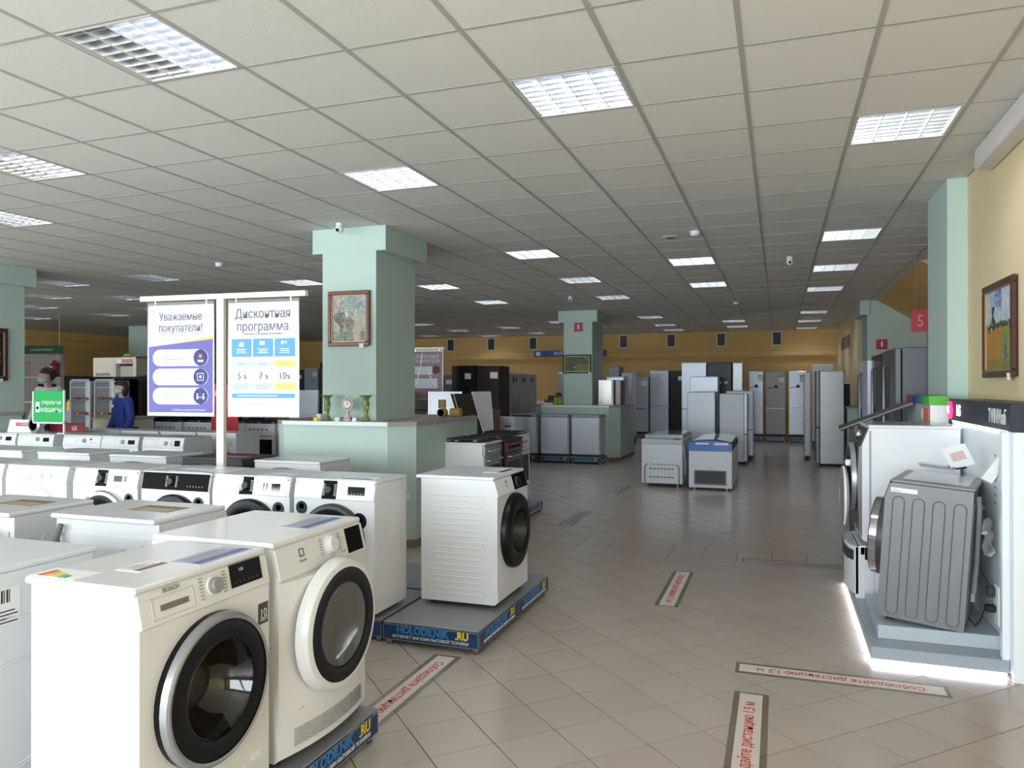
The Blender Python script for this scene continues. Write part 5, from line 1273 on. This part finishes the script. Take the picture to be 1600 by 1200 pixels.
MB().lathe([(.046, .01), (.046, -.014), (.038, -.016), (.0001, -.016)], (0, 0, .165), 'y', [PORC, mat('gilt_rim', (170, 140, 90), .3, .7), PAPER], 28).obj('dial', t)
b = MB(); b.box(-.0015, .0015, -.019, -.017, .165, .195, BLACK); b.box(0, .018, -.019, -.017, .1635, .1665, BLACK); b.obj('hands', t, smooth=0)
t = thing('white_cup', 'small white cup on the ledge left of the green vases', 'cup', (-4.47, 6.68, 1.232))
MB().lathe([(.0001, 0), (.018, 0), (.02, .01), (.035, .05), (.038, .062), (.033, .05), (.016, .012), (.0001, .01)], (0, 0, 0), 'z', PLASW, 20).tube([(.03, 0, .05), (.05, 0, .045), (.05, 0, .025), (.025, 0, .02)], .004, PLASW, 6).obj('cup', t)
for k, (x, y, z, r, l, lab, ax) in enumerate(((-3.56, 7.72, 1.232+.05, .05, .09, 'cut log ornament lying with its ringed end to the front, right ledge', 0), (-3.44, 7.82, 1.232+.05, .05, .12, 'cut log ornament lying beside the ringed one on the right ledge', 1), (-3.60, 7.80, 1.332+.045, .045, .11, 'cut log ornament standing on top of the other two on the right ledge', 2))):
    t = thing('log_ornament', lab, 'ornament', (x, y, z))
    if ax == 0: MB().cyl((0, 0, 0), 'y', r, -l/2, l/2, LOG, 18).obj('log', t); MB().lathe([(r*.8, -l/2-.002), (.0001, -l/2-.002)], (0, 0, 0), 'y', mat('pale_log_end', (196, 172, 120), .6), 18).lathe([(r*.2, -l/2-.003), (.0001, -l/2-.003)], (0, 0, 0), 'y', BROWN, 10).obj('end_face', t)
    elif ax == 1: MB().cyl((0, 0, 0), 'x', r, -l/2, l/2, LOG, 18).obj('log', t)
    else: MB().cyl((0, 0, 0), 'z', r, -.045, .05, LOG, 18).obj('log', t)
t = thing('wall_socket', 'round white socket with a cord on the chamfer of the near plinth', 'socket', (-3.42, 6.595, .50), math.radians(45))
MB().lathe([(.035, 0), (.033, -.012), (.0001, -.014)], (0, 0, 0), 'y', PLASW, 18).obj('plate', t); MB().tube([(0, -.01, .03), (-.01, -.012, .12), (-.02, -.008, .2)], .004, PLASW, 6).obj('cord', t)
# far plinth: pale box, dark boxes, lime pots, small white oven and small fridges
Z2 = 1.17
def small_box(name, lab, cat, x0, x1, y0, y1, h, m, parts=()):
    t = thing(name, lab, cat, ((x0+x1)/2, y0, Z2)); w = (x1-x0)/2
    MB().box(-w, w, 0, y1-y0, 0, h, m, .008).obj('body', t, smooth=0)
    for (nm, a, b_, c, d_, mm) in parts: MB().box(-w+a*2*w, -w+b_*2*w, -.006, .002, c*h, d_*h, mm, .002).obj(nm, t, smooth=0)
    return t
PEACH = mat('peach_carton_print', (206, 168, 150), .5)
small_box('carton', 'small pale pink carton at the left end of the far plinth', 'box', -5.0, -4.82, 15.75, 15.95, .12, PEACH, (('print', .1, .3, .3, .7, PAPER), ('print', .4, .6, .3, .7, PAPER), ('print', .7, .9, .3, .7, PAPER)))
small_box('white_tray', 'flat white tray in front of the dark boxes on the far plinth', 'tray', -4.80, -4.60, 15.62, 15.75, .05, PLASW)
small_box('dark_radio', 'black kitchen device behind the white tray on the far plinth', 'appliance', -4.82, -4.66, 16.0, 16.2, .20, BLACK, (('front_panel', .1, .9, .1, .5, DGREY),))
small_box('dark_radio', 'taller black kitchen device left of the lime pots', 'appliance', -4.64, -4.56, 16.0, 16.2, .26, BLACK, (('front_panel', .1, .9, .1, .5, DGREY),))
for k, x in enumerate((-4.555, -4.46)):
    t = thing('lime_pot', ['lime green pot with a pale side, left of a pair on the far plinth', 'lime green pot right of a pair on the far plinth'][k], 'pot', (x+.0, 15.72, Z2)); MB().lathe([(.0001, 0), (.035, 0), (.05, .06), (.046, .14), (.05, .16), (.04, .15), (.03, .02)], (0, 0, 0), 'z', LIME, 20).obj('pot', t)
    b = MB()
    for q in range(7): a = q*.9; b.blob((.03*math.cos(a), .03*math.sin(a), .17+.01*(q % 3)), .02, .02, .02, mat('leaf_green', (96, 124, 44), .6), 8, 6)
    b.obj('foliage', t)
small_box('mini_fridge', 'small glossy cream mini fridge on the right of the far plinth', 'refrigerator', -3.66, -3.33, 15.9, 16.35, .54, mat('glossy_cream_front', (222, 214, 204), .12, coat=.6), (('door_edge', .86, .98, .0, 1.0, PLASW), ('logo', .1, .2, .1, .13, DGREY)))
small_box('mini_fridge', 'small grey mini fridge just behind the glossy cream one', 'refrigerator', -3.62, -3.22, 16.5, 17.0, .62, GREYPL, (('door', .05, .95, .05, .95, LTFR),))
small_box('mini_fridge', 'narrow dark mini fridge at the right end of the far plinth', 'refrigerator', -3.30, -3.18, 15.95, 16.4, .53, STEELD, (('door', .05, .95, .05, .95, DKFR),))

# ================================================================ kitchen corner at the far left
t = thing('kitchen_unit', 'cream kitchen display cabinet with a red logo, left of the posters', 'cabinet', (-11.70, 10.8, 0))
CR = mat('cream_lacquer', (212, 204, 188), .5)
MB().box(-.53, -.02, 0, .5, 1.76, 2.12, CR, .004).box(-.015, .52, 0, .5, 2.0, 2.12, CR, .004).box(.44, .52, 0, .5, 1.76, 2.0, CR, .004).box(-.015, .03, 0, .5, 1.76, 2.0, CR).obj('wall_cabinet', t, smooth=0)
MB().box(.03, .44, .1, .5, 1.76, 1.98, mat('beige_oven_face', (196, 188, 172), .4)).box(.03, .44, .09, .1, 1.96, 1.985, BLACK).obj('oven', t, smooth=0)
MB().box(.52, 1.35, .0, .5, 1.78, 2.10, mat('brown_grey_panel', (92, 80, 72), .5), .003).box(.52, 1.35, -.01, .5, 2.10, 2.13, BLACK).obj('side_cabinet', t, smooth=0)
MB().box(-.62, 1.35, .5, .56, 0, 2.1, DGREY).box(.62, 1.35, .05, .5, 0, 1.78, BLACK, .004).obj('tall_panel', t, smooth=0)
b = MB(); b.lathe([(.045, -.008), (.0001, -.01)], (.12, 0, 2.05), 'y', PAPER, 20); b.obj('logo_ring', t)
text('BOSCH', .085, mat('pinkish_red_lettering', (214, 70, 90), .5), t, (.32, -.012, 2.05), sx=.85, bold=.002)
text('РАССРОЧКА', .07, KPRINT, t, (-.27, -.012, 1.80), sx=.8)
MB().blob((.2, .1, 2.15), .09, .06, .04, mat('leaf_green', (96, 124, 44), .6), 10, 8).obj('plant', t)
# open refrigerators with food models
def open_fridge(label, x, y, w, h):
    t = thing('open_refrigerator', label, 'refrigerator', (x, y, 0)); hw = w/2
    INT = mat('pale_fridge_interior', (236, 232, 228), .5)
    MB().box(-hw, -hw+.03, 0, .5, .05, h, GREYFR).box(hw-.03, hw, 0, .5, .05, h, GREYFR).box(-hw, hw, 0, .5, h-.03, h, GREYFR).box(-hw, hw, 0, .5, .05, .09, GREYFR).box(-hw, hw, .3, .5, .05, h, INT).obj('cabinet', t, smooth=0)
    for k in range(5):
        z = .25+.27*k; s = MB().box(-hw+.03, hw-.03, .02, .3, z, z+.012, SILVER).obj('shelf', t, smooth=0)
        b = MB()
        for q in range(5):
            c = [(150, 116, 70), (172, 90, 60), (120, 84, 60), (190, 150, 90), (160, 60, 44)][(q*3+k) % 5]
            b.blob((-hw+.07+(w-.14)*q/4, .12+.03*(q % 2), z+.03), .034, .034, .026, mat('food_%d_%d_%d' % c, c, .6), 8, 6)
        b.obj('food_models', s)
    for k in range(2): MB().box(-hw+.03, hw-.03, .0, .02, h-.05-.1*k, h-.045-.1*k, PLASW).obj('top_rail', t, smooth=0)
    for sx in (-1, 1): MB().cyl((sx*(hw-.05), .2, 0), 'z', .018, 0, .05, RUBBER, 8).obj('foot', t)
    return t
open_fridge('open display fridge with shelves of food, left of two behind the fifth row', -11.86, 10.2, .50, 1.71)
open_fridge('open display fridge with shelves of food, behind the woman in blue', -11.28, 10.2, .50, 1.71)
# stone-grey wall panel with shelf, red coffee grinder, yellow jars
t = thing('wall_display', 'grey tiled display wall with shelves behind the man in white', 'display wall', (-16.0, 12.9, 0))
TW = mat('pale_mosaic_tiles', (146, 138, 132), .5)
MB().box(-1.2, .42, 0, .08, 0, 2.50, TW).obj('panel', t, smooth=0)
for i in range(10):
    for j in range(6): MB().box(-1.19+.16*i, -1.04+.16*i, -.008, .0, 1.5+.16*j, 1.65+.16*j, TW, .002).obj('tile', t, smooth=0)
MB().box(-1.1, .40, -.3, 0, 1.20, 1.24, OFFW).box(-1.1, .40, -.25, 0, 1.78, 1.80, OFFW).obj('shelf', t, smooth=0)
t = thing('coffee_grinder', 'dark red coffee grinder with a pale label on the upper shelf', 'appliance', (-15.62, 12.76, 1.80))
MB().lathe([(.0001, 0), (.09, 0), (.10, .03), (.07, .06), (.065, .22), (.10, .28), (.04, .34), (.03, .38), (.0001, .39)], (0, 0, 0), 'z', DREDP, 20).obj('body', t); MB().box(-.05, .02, -.075, -.06, .08, .24, PAPER).obj('label', t, smooth=0)
t = thing('coffee_machine', 'black coffee machine on the lower shelf behind the man', 'appliance', (-15.85, 12.78, 1.24)); MB().box(-.16, .14, -.14, .1, 0, .40, BLACK, .02).obj('body', t, smooth=0); MB().box(-.1, .08, -.16, -.14, .08, .25, DGREY, .01).obj('front', t, smooth=0)
t = thing('kitchen_tap', 'brass kitchen tap on the grey display wall', 'tap', (-16.6, 12.7, 1.80)); MB().tube([(0, 0, 0), (0, 0, .28), (.03, 0, .34), (.09, 0, .34), (.11, 0, .28)], .014, mat('brass', (150, 110, 60), .3, .8), 8).obj('spout', t)
t = thing('low_counter', 'pale green low counter with yellow jars beside the green sign', 'counter', (-13.1, 11.0, 0)); MB().box(-.35, .15, 0, .5, 0, 1.09, mat('sage_counter', (150, 172, 160), .5), .004).box(-.37, .17, -.02, .5, 1.09, 1.12, OFFW).obj('body', t, smooth=0)
for k in range(3):
    t = thing('yellow_jar', 'yellow jar on the low counter, %s of three' % ['left', 'middle', 'right'][k], 'jar', (-13.25+.11*k, 11.15, 1.12)); MB().lathe([(.0001, 0), (.045, 0), (.048, .14), (.03, .17), (.03, .18)], (0, 0, 0), 'z', YEL, 16).obj('jar', t); MB().cyl((0, 0, 0), 'z', .032, .18, .205, BRWOODF, 14).obj('lid', t)
t = thing('service_desk', 'cream service desk in front of the woman in blue', 'desk', (-10.2, 9.35, 0)); MB().box(-.40, .38, 0, .5, 0, 1.05, CR, .004).box(-.42, .40, -.02, .52, 1.05, 1.075, mat('desk_top_beige', (170, 156, 130), .4), .003).obj('desk', t, smooth=0)
t = thing('tall_dark_cabinet', 'tall black cabinet right of the woman in blue', 'cabinet', (-10.15, 11.3, 0)); MB().box(-.62, .55, 0, .5, .04, 1.72, BLACK, .004).obj('body', t, smooth=0); MB().box(-.60, -.03, -.02, 0, .08, 1.70, BLACKG, .003).obj('door', t, smooth=0); MB().box(-.0, .53, -.02, 0, .08, 1.70, BLACKG, .003).obj('door', t, smooth=0)
MB().box(-.6, .53, .02, .45, .0, .04, BLACK).obj('plinth', t, smooth=0)
# large pale stove-hood stack seen behind the column on the right of the second poster
# ================================================================ people
SKIN = mat('skin', (196, 150, 128), .6, noise=.03); HAIR = mat('dark_brown_hair', (40, 30, 26), .7, noise=.3, nscale=60); MASK = mat('pale_blue_face_mask', (168, 196, 206), .7)
def skin_obj(name, parent, verts, edges, radii, m, root=0, sub=2):
    me = bpy.data.meshes.new(name); me.from_pydata(verts, edges, []); me.materials.append(m)
    o = bpy.data.objects.new(name, me); COL.objects.link(o); o.parent = parent
    md = o.modifiers.new('skin', 'SKIN'); md.use_smooth_shade = True
    if not me.skin_vertices: 
        bm = bmesh.new(); bm.from_mesh(me); bm.verts.layers.skin.verify(); bm.to_mesh(me); bm.free()
    for i, r in enumerate(radii):
        sv = me.skin_vertices[0].data[i]; sv.radius = (r if isinstance(r, tuple) else (r, r)); sv.use_root = (i == root)
    s = o.modifiers.new('smooth', 'SUBSURF'); s.levels = sub; s.render_levels = sub
    return o
def person(label, loc, rz, ht, shirt, trousers, hair, long_hair=False, lean=0, headturn=0, armpose=0):
    t = thing('person', label, 'person', loc, rz); k = ht/1.75
    J = {'pel': (0, 0, .95), 'wst': (0, .0, 1.10), 'chs': (0, -.01-lean*.3, 1.30), 'nck': (0, -.01-lean, 1.49), 'nb': (0, -.005-lean, 1.44), 'hd0': (0, -.02-lean, 1.55), 'hd1': (0, -.03-lean, 1.68)}
    for s, q in ((-1, 'l'), (1, 'r')):
        J['sh'+q] = (s*.175, -lean, 1.435); 
        if armpose == 0: J['el'+q] = (s*.25, .0-lean*.8, 1.13); J['wr'+q] = (s*.25, -.12-lean, .90); J['hn'+q] = (s*.245, -.15-lean, .84)
        else: J['el'+q] = (s*.24, -.04-lean*.8, 1.16); J['wr'+q] = (s*.16, -.27-lean, 1.10); J['hn'+q] = (s*.13, -.33-lean, 1.09)
        J['hp'+q] = (s*.09, 0, .90); J['kn'+q] = (s*.10, -.01, .50); J['an'+q] = (s*.10, .02, .09); J['to'+q] = (s*.12, -.15, .04)
    nm = list(J); vs = [tuple(c*k for c in J[n]) for n in nm]
    rad = {'pel': .12, 'wst': .115, 'chs': .13, 'nck': .055, 'nb': .062, 'hd0': .05, 'hd1': .06}
    for q in 'lr': rad.update({'sh'+q: .055, 'el'+q: .042, 'wr'+q: .028, 'hn'+q: .03, 'hp'+q: .095, 'kn'+q: .058, 'an'+q: .038, 'to'+q: .034})
    E_ = [('pel', 'wst'), ('wst', 'chs'), ('chs', 'nb'), ('nb', 'nck'), ('nck', 'hd0'), ('hd0', 'hd1')]
    for q in 'lr': E_ += [('chs', 'sh'+q), ('sh'+q, 'el'+q), ('el'+q, 'wr'+q), ('wr'+q, 'hn'+q), ('pel', 'hp'+q), ('hp'+q, 'kn'+q), ('kn'+q, 'an'+q), ('an'+q, 'to'+q)]
    # five fingers per hand, rooted in the palm
    for s, q in ((-1, 'l'), (1, 'r')):
        hx, hy, hz = J['hn'+q]
        for f in range(5):
            ln = (.045, .07, .078, .072, .056)[f]; off = (-.03 if f == 0 else -.028+.017*(f-1))
            if armpose == 0: p1 = (hx+.002*s, hy+off*.9, hz-.025 if f else hz+.01); p2 = (p1[0]-s*.004, p1[1]-(.022 if f == 0 else .006), p1[2]-ln*.55); p3 = (p2[0]-s*.014, p2[1]-.004, p2[2]-ln*.45)
            else: p1 = (hx+off*s, hy-(.02 if f else -.005), hz); p2 = (p1[0]-(.02*s if f == 0 else 0), p1[1]-ln*.55, p1[2]-.004); p3 = (p2[0], p2[1]-ln*.4, p2[2]-.02)
            for i, p in enumerate((p1, p2, p3)):
                n = 'f%s%d%d' % (q, f, i); nm.append(n); vs.append(tuple(c*k for c in p)); rad[n] = .0085-.001*i
                E_.append(('hn'+q if i == 0 else 'f%s%d%d' % (q, f, i-1), n))
    idx = {n: i for i, n in enumerate(nm)}
    body = skin_obj('body', t, vs, [(idx[a], idx[b]) for a, b in E_], [rad[n]*k for n in nm], SKIN)
    def sub(names, edges, grow, m, name):
        ii = {n: i for i, n in enumerate(names)}
        return skin_obj(name, t, [tuple(c*k for c in J[n]) for n in names], [(ii[a], ii[b]) for a, b in edges], [(rad[n]+grow)*k for n in names], m)
    J['hem'] = (0, .0, .86); rad['hem'] = .12
    sub(['pel', 'hem', 'wst', 'chs', 'nb', 'shl', 'ell', 'wrl', 'shr', 'elr', 'wrr'], [('hem', 'pel'), ('pel', 'wst'), ('wst', 'chs'), ('chs', 'nb'), ('chs', 'shl'), ('shl', 'ell'), ('ell', 'wrl'), ('chs', 'shr'), ('shr', 'elr'), ('elr', 'wrr')], .027, shirt, 'shirt')
    sub(['pel', 'hpl', 'knl', 'anl', 'hpr', 'knr', 'anr'], [('pel', 'hpl'), ('hpl', 'knl'), ('knl', 'anl'), ('pel', 'hpr'), ('hpr', 'knr'), ('knr', 'anr')], .016, trousers, 'trousers')
    for s in (-1, 1): MB().box(s*.11*k-.045*k, s*.11*k+.045*k, -.19*k, .07*k, 0, .085*k, BLACK, .02).obj('shoe', t)
    # head with face
    hx, hy, hz = (c*k for c in (0, -.03-lean, 1.64)); hd = bpy.data.objects.new('head_joint', None)
    def face(d):
        x, y, z = d; f = 1-.16*max(0, -z)*(1 if y < .3 else .5); return Vector((x*f*(1-.08*abs(z)), y*(1-.10*max(0, -z)), z))
    bpy.data.objects.remove(hd)
    h = MB().blob((0, 0, 0), .077*k, .095*k, .118*k, SKIN, 28, 20, face)
    h.prism([(-.018, 0), (-.034, -.022), (-.014, -.028)], 'x', -.010, .010, SKIN) if 0 else None
    h.blob((0, -.096*k, -.012*k), .011*k, .017*k, .022*k, SKIN, 10, 8)
    for s in (-1, 1): h.blob((s*.077*k, .008*k, -.005*k), .010*k, .018*k, .028*k, SKIN, 10, 8)
    ho = h.obj('head', t, loc=(hx, hy, hz), rot=(0, 0, headturn), smooth=60)
    e = MB()
    for s in (-1, 1): e.blob((s*.030*k, -.083*k, .012*k), .012*k, .010*k, .008*k, PAPER, 10, 8); e.blob((s*.030*k, -.092*k, .012*k), .005*k, .004*k, .005*k, BLACK, 8, 6); e.tube([(s*.015*k, -.093*k, .03*k), (s*.03*k, -.093*k, .034*k), (s*.045*k, -.084*k, .03*k)], .003*k, HAIR, 5)
    e.obj('eyes', ho, smooth=60)
    MB().blob((0, -.092*k, -.066*k), .022*k, .008*k, .007*k, mat('lips', (170, 100, 92), .5), 10, 8).obj('mouth', ho, smooth=60)
    def mk(d): return Vector((d.x, min(d.y, .25), d.z))
    MB().blob((0, -.016*k, -.052*k), .074*k, .100*k, .052*k, MASK, 22, 14, mk).tube([(-.074*k, 0, -.02*k), (-.082*k, .02*k, .0)], .002, PAPER, 5).tube([(.074*k, 0, -.02*k), (.082*k, .02*k, .0)], .002, PAPER, 5).obj('face_mask', ho, smooth=60)
    def hr(d):
        if d.z < .05 and d.y < .25: return Vector((d.x*.80, d.y*.6, d.z*.3+.02))
        return d
    hb = MB().blob((0, .012*k, .026*k), .086*k, .102*k, .112*k, hair, 26, 18, hr)
    if long_hair:
        hb.blob((0, .05*k, -.02*k), .092*k, .07*k, .13*k, hair, 18, 12); hb.blob((-.066*k, .035*k, -.03*k), .022*k, .045*k, .10*k, hair, 12, 10); hb.blob((.066*k, .035*k, -.03*k), .022*k, .045*k, .10*k, hair, 12, 10); hb.blob((0, -.075*k, .075*k), .06*k, .025*k, .03*k, hair, 12, 8)
    hb.obj('hair', ho, smooth=60)
    return t
man = person('man in a white shirt and pale blue mask behind the green sign', (-10.42, 8.42, 0), math.radians(0), 1.85, mat('white_shirt', (206, 208, 212), .8, noise=.03), mat('dark_trousers', (40, 42, 50), .8), HAIR, headturn=math.radians(-45))
wom = person('woman in a blue top and face mask with dark bobbed hair behind the desk', (-9.60, 9.05, 0), math.radians(-16), 1.66, mat('royal_blue_top', (34, 58, 140), .7, noise=.05), mat('dark_trousers'), HAIR, True, .03, math.radians(-12), 0)
MB().box(-.02, .05, -.20, -.19, 1.26, 1.30, PAPER).obj('name_badge', wom, smooth=0)

# ================================================================ floor stickers
def sticker(label, x, y, L, rz, worn=False):
    t = thing('floor_sticker', label, 'floor sticker', (x, y, 0), rz)
    MB().box(-L/2-.02, L/2+.02, -.085, .085, .0002, .0008, FILM).obj('clear_film', t, smooth=0)
    o = MB().box(-L/2, L/2, -.055, .055, .0009, .0016, mat('worn_sticker_paper', (150, 142, 134), .35) if worn else STICK).obj('paper', t, smooth=0)
    text('Соблюдайте дистанцию 1,5 м', .075, GPRINT if worn else REDP, o, (0, .002, .002), (0, 0, 0), sx=.79*L/1.03)
    return t
sticker('floor sticker lying across, upside down, in front of the white stand', .298, 4.42, 1.02, PI)
sticker('floor sticker running out of the picture at the bottom', -.135, 3.50, 1.10, Q)
sticker('floor sticker lying lengthwise in the middle of the aisle', -.765, 6.0, 1.03, -Q)
sticker('floor sticker leading up to the corner of the blue pallet', -1.83, 3.50, 1.05, -Q)
sticker('floor sticker lying across beside the straight row of tiles', .21, 7.15, 1.02, PI, True)
sticker('worn floor sticker lengthwise right of the stoves', -2.29, 8.78, 1.03, -Q, True)
sticker('worn floor sticker lengthwise, farther down the aisle', -2.27, 11.24, 1.03, -Q, True)
flush_text()
